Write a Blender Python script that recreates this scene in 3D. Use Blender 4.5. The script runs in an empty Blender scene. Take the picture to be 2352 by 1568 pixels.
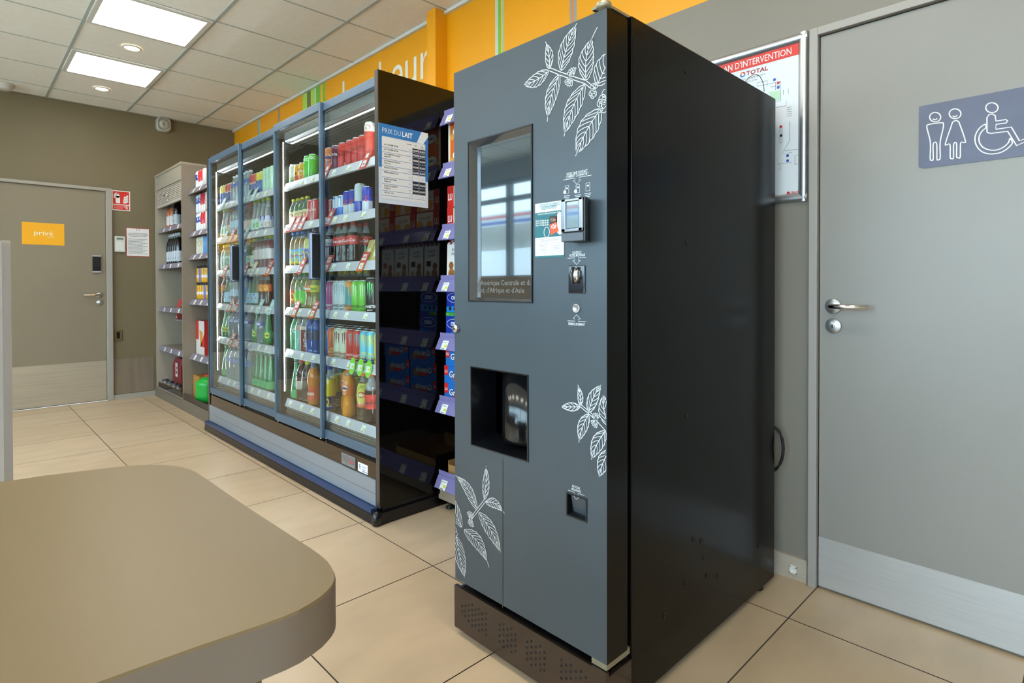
import bpy, math, random
from math import sin, cos, pi, radians as RAD
from mathutils import Matrix, Vector
random.seed(7)
COL = bpy.context.scene.collection
SC = bpy.context.scene

# ------------------------------------------------------------------ camera numbers (photo taken as 2352 x 1568)
CF, CY0, PIT, ROL, YAW = 1314.894, 672.869, RAD(.62635), RAD(-.10871), RAD(44.26383)
H = 1.1


def mmul(a, b):
    return [[sum(a[i][k] * b[k][j] for k in range(3)) for j in range(3)] for i in range(3)]


AX = mmul([[cos(ROL), -sin(ROL), 0], [sin(ROL), cos(ROL), 0], [0, 0, 1]],
          mmul([[1, 0, 0], [0, cos(PIT), -sin(PIT)], [0, sin(PIT), cos(PIT)]],
               [[cos(YAW), -sin(YAW), 0], [0, 0, -1], [sin(YAW), cos(YAW), 0]]))


def ray(u, v):
    d = ((u - 1176) / CF, (v - CY0) / CF, 1.0)
    return [sum(AX[k][i] * d[k] for k in range(3)) for i in range(3)]


def at_x(u, v, x):
    d = ray(u, v); t = x / d[0]
    return Vector((x, t * d[1], H + t * d[2]))


def at_y(u, v, y):
    d = ray(u, v); t = y / d[1]
    return Vector((t * d[0], y, H + t * d[2]))


def at_z(u, v, z):
    d = ray(u, v); t = (z - H) / d[2]
    return Vector((t * d[0], t * d[1], z))


cam = bpy.data.cameras.new('camera')
cam.sensor_width = 36; cam.sensor_fit = 'HORIZONTAL'
cam.lens = CF / 2352 * 36
cam.shift_y = (CY0 - 784) / 2352
cam.clip_start = .05
co = bpy.data.objects.new('camera', cam); COL.objects.link(co)
M = Matrix.Identity(4)
for i in range(3):
    M[i][0] = AX[0][i]; M[i][1] = -AX[1][i]; M[i][2] = -AX[2][i]
M[2][3] = H
co.matrix_world = M
SC.camera = co


# ------------------------------------------------------------------ materials
def lin(c):
    if isinstance(c, str):
        c = c.lstrip('#'); c = [int(c[i:i + 2], 16) / 255 for i in (0, 2, 4)]
    return tuple(x / 12.92 if x <= .04045 else ((x + .055) / 1.055) ** 2.4 for x in c) + (1,)


MATS = {}


def mat(name, c='#808080', rough=.5, metal=0., spec=.5, noise=0., scale=4., bump=0., bscale=200., stretch=(1, 1, 1), emit=None, es=0., coat=0.):
    if name in MATS:
        return MATS[name]
    m = bpy.data.materials.new(name); m.use_nodes = True
    nt = m.node_tree; b = nt.nodes['Principled BSDF']
    b.inputs['Base Color'].default_value = lin(c)
    b.inputs['Roughness'].default_value = rough
    b.inputs['Metallic'].default_value = metal
    b.inputs['Specular IOR Level'].default_value = spec
    if coat:
        b.inputs['Coat Weight'].default_value = coat
        b.inputs['Coat Roughness'].default_value = .05
    if emit:
        b.inputs['Emission Color'].default_value = lin(emit)
        b.inputs['Emission Strength'].default_value = es
    if noise or bump:
        tc = nt.nodes.new('ShaderNodeTexCoord'); mp = nt.nodes.new('ShaderNodeMapping')
        mp.inputs['Scale'].default_value = stretch
        nt.links.new(tc.outputs['Object'], mp.inputs['Vector'])
    if noise:
        n = nt.nodes.new('ShaderNodeTexNoise'); n.inputs['Scale'].default_value = scale; n.inputs['Detail'].default_value = 6
        nt.links.new(mp.outputs['Vector'], n.inputs['Vector'])
        r = nt.nodes.new('ShaderNodeMapRange')
        r.inputs['From Min'].default_value = .25; r.inputs['From Max'].default_value = .75
        r.inputs['To Min'].default_value = 1 - noise; r.inputs['To Max'].default_value = 1 + noise
        nt.links.new(n.outputs['Fac'], r.inputs['Value'])
        x = nt.nodes.new('ShaderNodeVectorMath'); x.operation = 'SCALE'
        x.inputs[0].default_value = lin(c)[:3]
        nt.links.new(r.outputs['Result'], x.inputs['Scale'])
        nt.links.new(x.outputs['Vector'], b.inputs['Base Color'])
    if bump:
        n2 = nt.nodes.new('ShaderNodeTexNoise'); n2.inputs['Scale'].default_value = bscale
        nt.links.new(mp.outputs['Vector'], n2.inputs['Vector'])
        bp = nt.nodes.new('ShaderNodeBump'); bp.inputs['Strength'].default_value = bump; bp.inputs['Distance'].default_value = .002
        nt.links.new(n2.outputs['Fac'], bp.inputs['Height'])
        nt.links.new(bp.outputs['Normal'], b.inputs['Normal'])
    MATS[name] = m
    return m


def clear(name, c='#ffffff', body=.2, bodyc=None, rough=.05, refl=1.0):
    """thin see-through plastic or glass: tinted transparency, a share of body colour, fresnel shine"""
    if name in MATS:
        return MATS[name]
    m = bpy.data.materials.new(name); m.use_nodes = True
    nt = m.node_tree; nt.nodes.remove(nt.nodes['Principled BSDF'])
    out = nt.nodes['Material Output']
    tr = nt.nodes.new('ShaderNodeBsdfTransparent'); tr.inputs['Color'].default_value = lin(c)
    last = tr.outputs[0]
    if body:
        di = nt.nodes.new('ShaderNodeBsdfDiffuse'); di.inputs['Color'].default_value = lin(bodyc or c)
        mx = nt.nodes.new('ShaderNodeMixShader'); mx.inputs[0].default_value = body
        nt.links.new(last, mx.inputs[1]); nt.links.new(di.outputs[0], mx.inputs[2]); last = mx.outputs[0]
    gl = nt.nodes.new('ShaderNodeBsdfGlossy'); gl.inputs['Roughness'].default_value = rough
    lw = nt.nodes.new('ShaderNodeLayerWeight'); lw.inputs['Blend'].default_value = .5
    pw = nt.nodes.new('ShaderNodeMath'); pw.operation = 'POWER'; pw.inputs[1].default_value = 5
    nt.links.new(lw.outputs['Facing'], pw.inputs[0])
    ml = nt.nodes.new('ShaderNodeMath'); ml.operation = 'MULTIPLY_ADD'; ml.inputs[1].default_value = .96 * refl; ml.inputs[2].default_value = .04 * refl; ml.use_clamp = True
    nt.links.new(pw.outputs[0], ml.inputs[0])
    m2 = nt.nodes.new('ShaderNodeMixShader')
    nt.links.new(ml.outputs[0], m2.inputs[0]); nt.links.new(last, m2.inputs[1]); nt.links.new(gl.outputs[0], m2.inputs[2])
    nt.links.new(m2.outputs[0], out.inputs['Surface'])
    MATS[name] = m
    return m


def flat(c, rough=.45):
    return mat('flat ' + c, c, rough)


# ------------------------------------------------------------------ mesh building
TXT = {}


def text2d(s, bold=0., res=2):
    """outline of a word as flat triangles, unit size, left at 0, baseline 0 (with its width)"""
    k = (s, bold, res)
    if k not in TXT:
        cu = bpy.data.curves.new('t', 'FONT'); cu.body = s; cu.size = 1; cu.offset = bold; cu.resolution_u = res
        ob = bpy.data.objects.new('t', cu); COL.objects.link(ob)
        me = bpy.data.meshes.new_from_object(ob.evaluated_get(bpy.context.evaluated_depsgraph_get()))
        vs = [(v.co.x, v.co.y) for v in me.vertices]; fs = [tuple(p.vertices) for p in me.polygons]
        bpy.data.objects.remove(ob); bpy.data.curves.remove(cu); bpy.data.meshes.remove(me)
        xs = [v[0] for v in vs] or [0]
        TXT[k] = (vs, fs, min(xs), max(xs))
    return TXT[k]


class MB:
    def __init__(self):
        self.v = []; self.f = []; self.m = []; self.s = []; self.mats = []

    def mi(self, m):
        if m not in self.mats:
            self.mats.append(m)
        return self.mats.index(m)

    def add(self, vs, fs, m, smooth=False):
        o = len(self.v); k = self.mi(m)
        self.v += [tuple(p) for p in vs]
        for f in fs:
            self.f.append(tuple(i + o for i in f)); self.m.append(k); self.s.append(smooth)
        return self

    def box(self, x0, x1, y0, y1, z0, z1, m):
        x0, x1 = min(x0, x1), max(x0, x1); y0, y1 = min(y0, y1), max(y0, y1); z0, z1 = min(z0, z1), max(z0, z1)
        vs = [(x, y, z) for z in (z0, z1) for y in (y0, y1) for x in (x0, x1)]
        return self.add(vs, [(0, 2, 3, 1), (4, 5, 7, 6), (0, 1, 5, 4), (2, 6, 7, 3), (0, 4, 6, 2), (1, 3, 7, 5)], m)

    def quad(self, a, b, c, d, m):
        return self.add([a, b, c, d], [(0, 1, 2, 3)], m)

    def prism(self, pts, axis, a, b, m, smooth=False):
        """closed 2D outline swept along an axis: x -> pts are (y,z); y -> (x,z); z -> (x,y)"""
        def p3(p, w):
            return {'x': (w, p[0], p[1]), 'y': (p[0], w, p[1]), 'z': (p[0], p[1], w)}[axis]
        n = len(pts)
        self.add([p3(p, a) for p in pts], [tuple(range(n))], m)
        self.add([p3(p, b) for p in pts], [tuple(reversed(range(n)))], m)
        self.add([p3(p, a) for p in pts] + [p3(p, b) for p in pts], [(i, i + n, (i + 1) % n + n, (i + 1) % n) for i in range(n)], m, smooth)
        return self

    def lathe(self, prof, m, n=20, c=(0, 0, 0), axis='z', caps=True, bands=None):
        """prof: list of (r, h). bands: list of (h_top, material) picked by ring height"""
        rings = []
        base = len(self.v)
        for r, h in prof:
            for i in range(n):
                a = 2 * pi * i / n
                p = {'z': (r * cos(a), r * sin(a), h), 'x': (h, r * cos(a), r * sin(a)), 'y': (r * cos(a), h, r * sin(a))}[axis]
                self.v.append((p[0] + c[0], p[1] + c[1], p[2] + c[2]))
        for j in range(len(prof) - 1):
            mm = m
            if bands:
                hm = (prof[j][1] + prof[j + 1][1]) / 2
                for ht, bm in bands:
                    if hm <= ht:
                        mm = bm; break
            k = self.mi(mm)
            for i in range(n):
                i2 = (i + 1) % n
                self.f.append((base + j * n + i, base + j * n + i2, base + (j + 1) * n + i2, base + (j + 1) * n + i)); self.m.append(k); self.s.append(True)
        if caps:
            for j, rev in ((0, True), (len(prof) - 1, False)):
                if prof[j][0] > 1e-5:
                    mm = m
                    if bands:
                        mm = bands[0][1] if rev else bands[-1][1]
                    f = [base + j * n + i for i in range(n)]
                    self.f.append(tuple(reversed(f)) if rev else tuple(f)); self.m.append(self.mi(mm)); self.s.append(False)
        return self

    def tube(self, pts, r, m, n=8):
        pts = [Vector(p) for p in pts]; rings = []
        for i, p in enumerate(pts):
            d = (pts[min(i + 1, len(pts) - 1)] - pts[max(i - 1, 0)]).normalized()
            up = Vector((0, 0, 1)) if abs(d.z) < .9 else Vector((1, 0, 0))
            a = d.cross(up).normalized(); b = d.cross(a).normalized()
            rings.append([p + r * (cos(2 * pi * k / n) * a + sin(2 * pi * k / n) * b) for k in range(n)])
        vs = [q for rg in rings for q in rg]
        fs = [(j * n + k, j * n + (k + 1) % n, (j + 1) * n + (k + 1) % n, (j + 1) * n + k) for j in range(len(pts) - 1) for k in range(n)]
        fs += [tuple(range(n)), tuple((len(pts) - 1) * n + k for k in range(n))]
        return self.add(vs, fs, m, True)

    def ribbon(self, P, pts, w, m, closed=False):
        """flat printed line of width w through 2D points on the plane function P"""
        pts = list(pts); L = []; R = []
        n = len(pts)
        for i, p in enumerate(pts):
            a = pts[i - 1] if closed or i else p; b = pts[(i + 1) % n] if closed or i < n - 1 else p
            dx, dy = b[0] - a[0], b[1] - a[1]; l = math.hypot(dx, dy) or 1
            L.append(P(p[0] - dy / l * w / 2, p[1] + dx / l * w / 2)); R.append(P(p[0] + dy / l * w / 2, p[1] - dx / l * w / 2))
        return self.add(L + R, [(i, (i + 1) % n, n + (i + 1) % n, n + i) for i in range(n if closed else n - 1)], m)

    def rect(self, P, x0, x1, y0, y1, m):
        return self.quad(P(x0, y0), P(x1, y0), P(x1, y1), P(x0, y1), m)

    def disc(self, P, x, y, r, m, n=16, rx=None):
        rx = rx or r
        return self.add([P(x + rx * cos(2 * pi * i / n), y + r * sin(2 * pi * i / n)) for i in range(n)], [tuple(range(n))], m)

    def text(self, P, s, x, y, size, m, align='l', bold=0., sx=1., shear=0., res=2, maxw=None, rot=0):
        vs, fs, a, b = text2d(s, bold, res)
        w = (b - a) * size * sx
        if maxw and w > maxw:
            sx *= maxw / w; w = maxw
        off = {'l': 0, 'c': -w / 2, 'r': -w}[align]
        out = []
        for p in vs:
            q = ((p[0] - a) * size * sx + off + shear * p[1] * size, p[1] * size)
            if rot:
                q = (q[0] * cos(rot) - q[1] * sin(rot), q[0] * sin(rot) + q[1] * cos(rot))
            out.append(P(x + q[0], y + q[1]))
        return self.add(out, fs, m)

    def build(self, name, parent=None, bevel=0.):
        me = bpy.data.meshes.new(name); me.from_pydata(self.v, [], self.f)
        for m in self.mats:
            me.materials.append(m)
        me.polygons.foreach_set('material_index', self.m); me.polygons.foreach_set('use_smooth', self.s)
        me.update()
        ob = bpy.data.objects.new(name, me); COL.objects.link(ob)
        if parent is not None:
            ob.parent = parent
        if bevel:
            bv = ob.modifiers.new('edge', 'BEVEL'); bv.width = bevel; bv.segments = 2; bv.limit_method = 'ANGLE'; bv.angle_limit = RAD(40)
        return ob

    def shift(self, d):
        self.v = [(p[0] + d[0], p[1] + d[1], p[2] + d[2]) for p in self.v]; return self


def plane(O, U, V, off=0.):
    O, U, V = Vector(O), Vector(U).normalized(), Vector(V).normalized(); N = U.cross(V) * off
    return lambda a, b: O + a * U + b * V + N


def empty(name, loc=(0, 0, 0)):
    o = bpy.data.objects.new(name, None); o.location = loc; COL.objects.link(o); o.empty_display_size = .05
    return o


def tag(o, label, cat, group=None, kind=None):
    o['label'] = label; o['category'] = cat
    if group: o['group'] = group
    if kind: o['kind'] = kind
    return o


def struct(o):
    o['kind'] = 'structure'; return o


def fix_children(e):
    """parts were modelled in world space: keep them where they are under their moved parent"""
    inv = Matrix.Translation(e.location).inverted()
    for c in e.children:
        if c.type == 'MESH':
            c.data.transform(inv) if not c.get('own') else None
    return e


def copy_tree(o, parent=None):
    c = o.copy(); COL.objects.link(c)
    if parent is not None: c.parent = parent
    for ch in list(o.children):
        copy_tree(ch, c)
    return c


# common materials
WHITE = mat('white print', '#eeeeec', .5)
BLACKP = mat('black print', '#1c1c1e', .5)
STEEL = mat('brushed steel', '#c9c8c8', .36, .55, noise=.06, scale=6, stretch=(1, 1, 60))
ALU = mat('anodised aluminium', '#c3c5c8', .33, .85)
CHROME = mat('chrome', '#d6d6d8', .12, 1.)
SILVERP = mat('silver plastic', '#b8bcc0', .35, .3)
BLK = mat('black plastic', '#101114', .3)
RUBBER = mat('black rubber', '#0b0b0c', .6)

exec_order = []
# ================================================================== ROOM
XW, YF, ZC = 2.262, 6.765, 2.849
XL, YB = -3.2, -3.0
TAUPE = mat('taupe paint', '#857d72', .5, noise=.03, scale=1.5, bump=.05, bscale=300)
BROWN = mat('brown taupe paint', '#75694f', .5, noise=.03, scale=1.5)
YEL = mat('yellow fascia paint', '#f0a206', .42, noise=.02, scale=2)
# floor: tiles laid over a grout bed
xl = [XL, -2.93, -2.32, -1.705, -1.09, -.475, .14, .755, 1.343, 1.972, XW]
yl = [YB, -2.71, -2.14, -1.57, -1.0, -.43, .14, .713, 1.265, 1.829, 2.401, 2.98, 3.555, 4.113, 4.69, 5.24, 5.85, 6.46, YF]
fl = MB()
GROUT = mat('dark grout', '#4a443e', .8)


def tile_mat(i, c):
    m = mat('beige stone tile %d' % i, c, .33, noise=.10, scale=3.2 + i * .4, stretch=(1, 2.4, 1), bump=.03, bscale=60)
    return m


TL = [tile_mat(i, c) for i, c in enumerate(('#c9b091', '#c5ac8d', '#ccb496', '#c1a888'))]
fl.quad((XL, YB, -.002), (XW, YB, -.002), (XW, YF, -.002), (XL, YF, -.002), GROUT)
for i in range(len(xl) - 1):
    for j in range(len(yl) - 1):
        g = .0022
        fl.quad((xl[i] + g, yl[j] + g, 0), (xl[i + 1] - g, yl[j] + g, 0), (xl[i + 1] - g, yl[j + 1] - g, 0), (xl[i] + g, yl[j + 1] - g, 0), random.choice(TL))
struct(fl.build('floor'))
# ceiling with its tee grid
CEIL = mat('mineral fibre tile', '#f2efe9', .85, noise=.03, scale=30, bump=.15, bscale=120)
TEE = mat('tee grid', '#a9b3b1', .45)
ce = MB()
ce.box(XL, XW, YB, YF, ZC, ZC + .06, CEIL)
ceil_o = struct(ce.build('ceiling'))
gx = [.622 + .6235 * k for k in range(-6, 3)]; gy = [4.65 + .5875 * k for k in range(-13, 4)]
cg = MB()
for x in gx:
    cg.box(x - .009, x + .009, YB, YF, ZC - .004, ZC + .001, TEE)
for y in gy:
    cg.box(XL, XW, y - .005, y + .005, ZC - .003, ZC + .001, TEE)
cg.box(XW - .022, XW, YB, YF, ZC - .02, ZC, mat('white edge trim', '#d8d8d4', .5))
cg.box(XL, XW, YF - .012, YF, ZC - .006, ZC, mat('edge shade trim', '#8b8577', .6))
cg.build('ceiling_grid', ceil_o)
# right wall: grey below, yellow fascia above with thin stripes
ZB = 2.292
wr = MB()
S = {k: mat('stripe ' + k, c, .45) for k, c in dict(grey='#9a9a90', green='#79b63a', lime='#a8d84e', violet='#a98a86', sage='#9fb59a', orange='#e77a3c', taupe='#75684f', pale='#c9ccc0', gold='#f2b93c').items()}
stripes = [(590.5, 593, 'grey'), (593, 596.5, 'sage'), (637.5, 641.5, 'violet'), (694.5, 704.5, 'lime'), (704.5, 713, 'taupe'), (713, 722, 'lime'), (722, 725.5, 'pale'), (725.5, 735.5, 'green'), (735.5, 740.5, 'gold'), (740.5, 746, 'green'),
           (1137.5, 1144, 'pale'), (1144, 1151, 'green'), (1151, 1154, 'gold'), (1154, 1158, 'sage'), (1308.5, 1313, 'grey'), (1313, 1317, 'orange'), (1317, 1325, 'grey')]
ys = []
for a, b, k in stripes:
    ys.append((at_x(b, 100, XW).y, at_x(a, 100, XW).y, k))
ys.sort()
cur = YB
wr.quad((XW, YB, -.05), (XW, YF, -.05), (XW, YF, ZB), (XW, YB, ZB), TAUPE)
for a, b, k in ys:
    wr.quad((XW, cur, ZB), (XW, a, ZB), (XW, a, ZC), (XW, cur, ZC), YEL)
    wr.quad((XW, a, ZB), (XW, b, ZB), (XW, b, ZC), (XW, a, ZC), S[k]); cur = b
wr.quad((XW, cur, ZB), (XW, YF, ZB), (XW, YF, ZC), (XW, cur, ZC), YEL)
wr.box(XW + .002, XW + .15, YB, YF, -.05, ZC, TAUPE)
PW = plane((XW, 0, 0), (0, -1, 0), (0, 0, 1), .0015)
b0 = at_x(955, 187, XW - .002); r1 = at_x(985, 187, XW - .002)
wr.text(PW, 'votre bonheur', -at_x(990, 180, XW).y, at_x(955, 188, XW).z, .385, mat('cream lettering', '#e9e6d8', .5), 'r', bold=.0, sx=.92, res=6)
struct(wr.build('wall_right'))
# column in the fascia
cy1 = at_x(980, 50, 2.17).y; cy0 = at_x(1000, 50, 2.17).y
cl = MB().box(2.17, XW, cy0, cy1, 2.0, ZC - .002, YEL)
struct(cl.build('trim_1'))
# far wall
wf = MB().box(XL, XW, YF, YF + .15, 0, ZC, BROWN)
struct(wf.build('wall_far'))
struct(MB().box(XL, XW + .15, YB - .15, YB, 0, ZC, mat('back wall paint', '#a89c8c', .6)).build('wall_back'))
# skirting beside the right door
bs = MB()
SK = mat('stone skirting', '#b5a796', .5, noise=.08, scale=12)
bs.box(XW - .014, XW, at_x(1856, 1300, XW).y, 1.02, 0, .085, SK)
struct(bs.build('baseboard_right'))
clip = MB()
pc = at_x(1823, 1307, XW - .015)
CP = plane((XW - .015, pc.y, pc.z), (0, -1, 0), (0, 0, 1))
CLR = mat('white cable clip', '#e4e0d8', .5)
clip.box(XW - .019, XW - .0142, pc.y - .013, pc.y + .013, pc.z - .014, pc.z + .014, CLR)
for q in ((-.013, -.009), (.009, .013)):
    clip.box(XW - .024, XW - .019, pc.y + q[0], pc.y + q[1], pc.z - .014, pc.z + .014, CLR)
    clip.box(XW - .024, XW - .019, pc.y - .013, pc.y + .013, pc.z + q[0], pc.z + q[1], CLR)
tag(clip.build('cable_clip'), 'small square white clip stuck on the stone skirting beside the black machine', 'clip')

# ------------------------------------------------------------------ facade behind the photographer's left: windows, daylight
wl = MB()
FAC = mat('facade wall', '#8a857c', .6); FR = mat('window frame', '#3c4247', .45)
wl.box(XL - .2, XL, YB, 2.85, 0, .5, FAC); wl.box(XL - .2, XL, 2.85, YF, 0, 1.2, FAC); wl.box(XL - .2, XL, YB, YF, 2.6, ZC, FAC)
struct(wl.build('wall_left'))
GLZ = clear('window glass', '#f2f8f6', 0, rough=.0)
wy = [YB, -1.05, .9, 2.85, 4.8, YF]
for k in range(5):
    a, b = wy[k], wy[k + 1]
    fm = MB(); t = .05; zs_ = .5 if k < 3 else 1.2
    fm.box(XL - .12, XL - .04, a, a + t, zs_, 2.6, FR); fm.box(XL - .12, XL - .04, b - t, b, zs_, 2.6, FR)
    fm.box(XL - .12, XL - .04, a + t, b - t, zs_, zs_ + .06, FR); fm.box(XL - .12, XL - .04, a + t, b - t, 2.54, 2.6, FR)
    if k < 3: fm.box(XL - .12, XL - .04, a + t, b - t, 1.08, 1.13, FR)
    else: fm.box(XL - .12, XL - .04, (a + b) / 2 - .04, (a + b) / 2 + .04, 1.26, 2.54, FR).box(XL - .12, XL - .04, a + t, b - t, 2.3, 2.36, FR)
    w = struct(fm.build('window_%d' % (k + 1)))
    MB().box(XL - .09, XL - .08, a + t, b - t, zs_ + .06, 2.54, GLZ).build('pane', w)
# forecourt outside
struct(MB().box(-60, XL - .2, -40, 50, -.2, -.05, mat('pale bounce ground', '#ddd6c8', .8, noise=.1, scale=3)).build('ground'))  # unseen ground, paled to bounce daylight up onto the ceiling
cn = empty('station_canopy', (-20, 20, 0))
WCN = mat('canopy white', '#cfd3d6', .5)
wb_ = lambda mb, nm: setattr(mb.build(nm, cn), 'matrix_parent_inverse', Matrix.Translation((20, -20, 0)))
wb_(MB().box(-30, -17, 4, 46, 4.1, 4.7, WCN), 'canopy_roof')
wb_(MB().box(-17.0, -16.95, 4, 46, 4.5, 4.6, mat('canopy red', '#c8403a', .5)).box(-17.0, -16.94, 4, 46, 4.2, 4.32, mat('canopy blue', '#2f4fa0', .5)), 'fascia_band')
for yy in (10, 26, 40):
    wb_(MB().box(-24.2, -23.8, yy, yy + .4, -.05, 4.1, WCN), 'post')
tag(cn, 'white forecourt canopy with red and blue edge bands outside the windows', 'canopy')
van = empty('delivery_van', (-9.5, 12.6, -.05))
vb = MB(); VW = mat('van white', '#e8eaec', .3)
vb.prism([(-2.6, .35), (2.1, .35), (2.6, .5), (2.6, 1.0), (1.9, 1.2), (1.2, 2.1), (-2.6, 2.2)], 'x', -1, 1, VW)
vb.build('body', van, .03)
gw = MB().prism([(1.25, 1.95), (1.85, 1.22), (1.0, 1.22), (.8, 1.95)], 'x', -1.005, 1.005, mat('van window', '#20262c', .08)); gw.build('side_window', van)
for wy_ in (-1.7, 1.7):
    for sx in (-1, 1):
        MB().lathe([(.0, -.12), (.33, -.12), (.33, .12), (.0, .12)], RUBBER, 20, (sx * .9, wy_, .33), 'x').build('wheel', van)
tag(van, 'white delivery van parked outside the windows', 'van')

# ------------------------------------------------------------------ doors
# right door (restroom), hinged out of frame
DG = mat('grey door laminate', '#938e88', .36, noise=.035, scale=2.2, stretch=(1, 1, .6))
FRM = mat('painted door frame', '#a39d96', .4)
dy0, dy1, dz1 = -.23, .713, 2.004
d1 = MB().box(XW - .012, XW + .0, dy0, dy1 - .004, .008, dz1 - .004, DG)
do = struct(d1.build('door_1', bevel=.002))
fr = MB()
fr.box(XW - .03, XW + .01, dy1, dy1 + .028, 0, dz1 + .028, FRM); fr.box(XW - .03, XW + .01, dy0 - .03, dy0, 0, dz1 + .028, FRM)
fr.box(XW - .03, XW + .01, dy0, dy1, dz1, dz1 + .028, FRM)
fr.box(XW - .004, XW + .01, dy0, dy1, dz1 - .004, dz1, BLK)
fr.box(XW - .006, XW + .004, dy1 - .004, dy1, 0, dz1, BLK)
fr.build('door_frame', do, .002)
MB().box(XW - .0145, XW - .012, dy0, dy1 - .005, .01, at_x(1878, 1231, XW - .013).z, STEEL).build('kick_plate', do)
xd = XW - .012
hp = at_x(1915, 703, xd)
hb = MB()
hb.lathe([(.0, 0), (.027, 0), (.027, -.008), (.024, -.011), (0, -.011)], ALU, 28, (xd, hp.y, hp.z), 'x')
hb.tube([(xd - .01, hp.y, hp.z), (xd - .04, hp.y, hp.z), (xd - .05, hp.y - .004, hp.z), (xd - .054, hp.y - .02, hp.z), (xd - .054, at_x(1993, 700, xd - .054).y, hp.z)], .0095, CHROME, 14)
hb.build('lever_handle', do)
kp = at_x(1915, 748, xd)
kb = MB().lathe([(.0, 0), (.027, 0), (.027, -.006), (.024, -.009), (0, -.009)], ALU, 28, (xd, kp.y, kp.z), 'x')
kb.lathe([(0, 0), (.006, 0), (.006, -.011), (0, -.011)], CHROME, 14, (xd, kp.y, kp.z - .001), 'x')
kb.box(xd - .0116, xd - .011, kp.y - .001, kp.y + .001, kp.z - .004, kp.z + .003, BLK)
kb.box(xd - .0096, xd - .009, kp.y - .008, kp.y + .008, kp.z + .009, kp.z + .014, WHITE)
kb.build('lock_rosette', do)

# far door
xf0, xf1 = .30, 1.062
zf = 2.034
DB = mat('brown door laminate', '#877b66', .45, noise=.03, scale=2)
d2 = struct(MB().box(xf0 - .1, xf1 - .003, YF - .012, YF, .008, zf - .003, DB).build('door_2'))
f2 = MB()
FR2 = mat('grey steel door frame', '#a09a90', .42)
f2.box(xf1, xf1 + .05, YF - .04, YF, 0, zf + .03, FR2); f2.box(xf0 - .15, xf1, YF - .04, YF, zf, zf + .03, FR2); f2.box(xf0 - .15, xf0 - .1, YF - .04, YF, 0, zf, FR2)
f2.build('door_frame', d2, .004)
BST = mat('brushed door steel', '#beb29e', .4, .55, noise=.1, scale=5, stretch=(.5, 1, 14))
MB().box(xf0 - .1, xf1 - .004, YF - .0145, YF - .012, .01, .39, BST).build('kick_plate', d2)
yd = YF - .012
q = at_y(228, 677, yd)
h2 = MB().lathe([(0, 0), (.026, 0), (.026, -.009), (0, -.009)], ALU, 20, (q.x, yd, q.z), 'y')
h2.tube([(q.x, yd - .008, q.z), (q.x, yd - .045, q.z), (q.x - .012, yd - .053, q.z), (at_y(192, 677, yd - .053).x, yd - .053, q.z)], .009, mat('brass-tinted steel', '#cbb79a', .25, .9), 10)
h2.build('lever_handle', d2)
q = at_y(229, 694, yd)
MB().lathe([(0, 0), (.026, 0), (.026, -.008), (0, -.008)], ALU, 20, (q.x, yd, q.z), 'y').lathe([(0, -.008), (.008, -.008), (.008, -.012), (0, -.012)], CHROME, 12, (q.x, yd, q.z), 'y').build('lock_rosette', d2)
a, b = at_y(212, 586, yd), at_y(231, 626, yd)
lk = MB().box(a.x, b.x, yd - .02, yd, b.z, a.z, BLK).box(a.x - .002, b.x + .002, yd - .022, yd, a.z - .012, a.z, SILVERP).box(a.x - .002, b.x + .002, yd - .022, yd, b.z, b.z + .014, SILVERP)
for r in range(4):
    for c in range(3):
        lk.disc(plane(((a.x + b.x) / 2, yd - .0205, (a.z + b.z) / 2 + .01), (1, 0, 0), (0, 0, 1)), (c - 1) * .015, (r - 1.5) * -.018, .0028, mat('grey key', '#55585c'), 8)
lk.build('code_lock', d2)
# steel clad strip of far wall beside the door
k2 = MB()
k2.box(xf1 + .06, 1.455, YF - .003, YF, .05, .395, mat('brushed wall steel', '#9a8b7a', .35, .5, noise=.12, scale=4, stretch=(6, 1, .5)))
struct(k2.build('trim_2'))
struct(MB().box(xf1 + .05, 1.47, YF - .03, YF, 0, .045, FR2).build('baseboard_far'))

# ------------------------------------------------------------------ signs on the far wall
PF = lambda o: plane((0, YF - o, 0), (1, 0, 0), (0, 0, 1))


def sheet(name, a, b, y, c, th=.0015):
    mb = MB().box(min(a.x, b.x), max(a.x, b.x), y - th, y, min(a.z, b.z), max(a.z, b.z), c)
    return mb


a, b = at_y(50, 509, yd), at_y(148, 564, yd)
sg = sheet('s', a, b, yd, mat('yellow sign', '#f3ac07', .4))
sg.text(PF(.0142), 'privé', (a.x + b.x) / 2, (a.z + b.z) / 2 - .012, .062, mat('cream print', '#f4f0e0', .5), 'c', bold=-.004, sx=1.12)
sg.ribbon(PF(.0142), [((a.x + b.x) / 2 + .052 + .022 * cos(t), (a.z + b.z) / 2 - .018 + .012 * sin(t)) for t in [pi + pi * i / 10 for i in range(11)]], .003, MATS['cream print'])
tag(sg.build('door_sign'), 'yellow sign reading privé on the brown door', 'sign')
a, b = at_y(257, 436, YF - .002), at_y(299, 485, YF - .002)
RED = mat('red print', '#d8281f', .45)
fs = sheet('s', a, b, YF, WHITE)
P = plane((min(a.x, b.x), YF - .0022, b.z), (1, 0, 0), (0, 0, 1)); W_, H_ = b.x - a.x, a.z - b.z
fs.rect(P, .008, W_ - .008, .008, H_ * .27, RED); fs.rect(P, .008, W_ - .008, H_ * .31, H_ - .008, RED)
P = plane((min(a.x, b.x), YF - .0026, b.z), (1, 0, 0), (0, 0, 1))
fs.rect(P, W_ * .2, W_ * .44, H_ * .36, H_ * .72, WHITE); fs.disc(P, W_ * .32, H_ * .72, W_ * .12, WHITE); fs.rect(P, W_ * .28, W_ * .36, H_ * .8, H_ * .9, WHITE)
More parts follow.
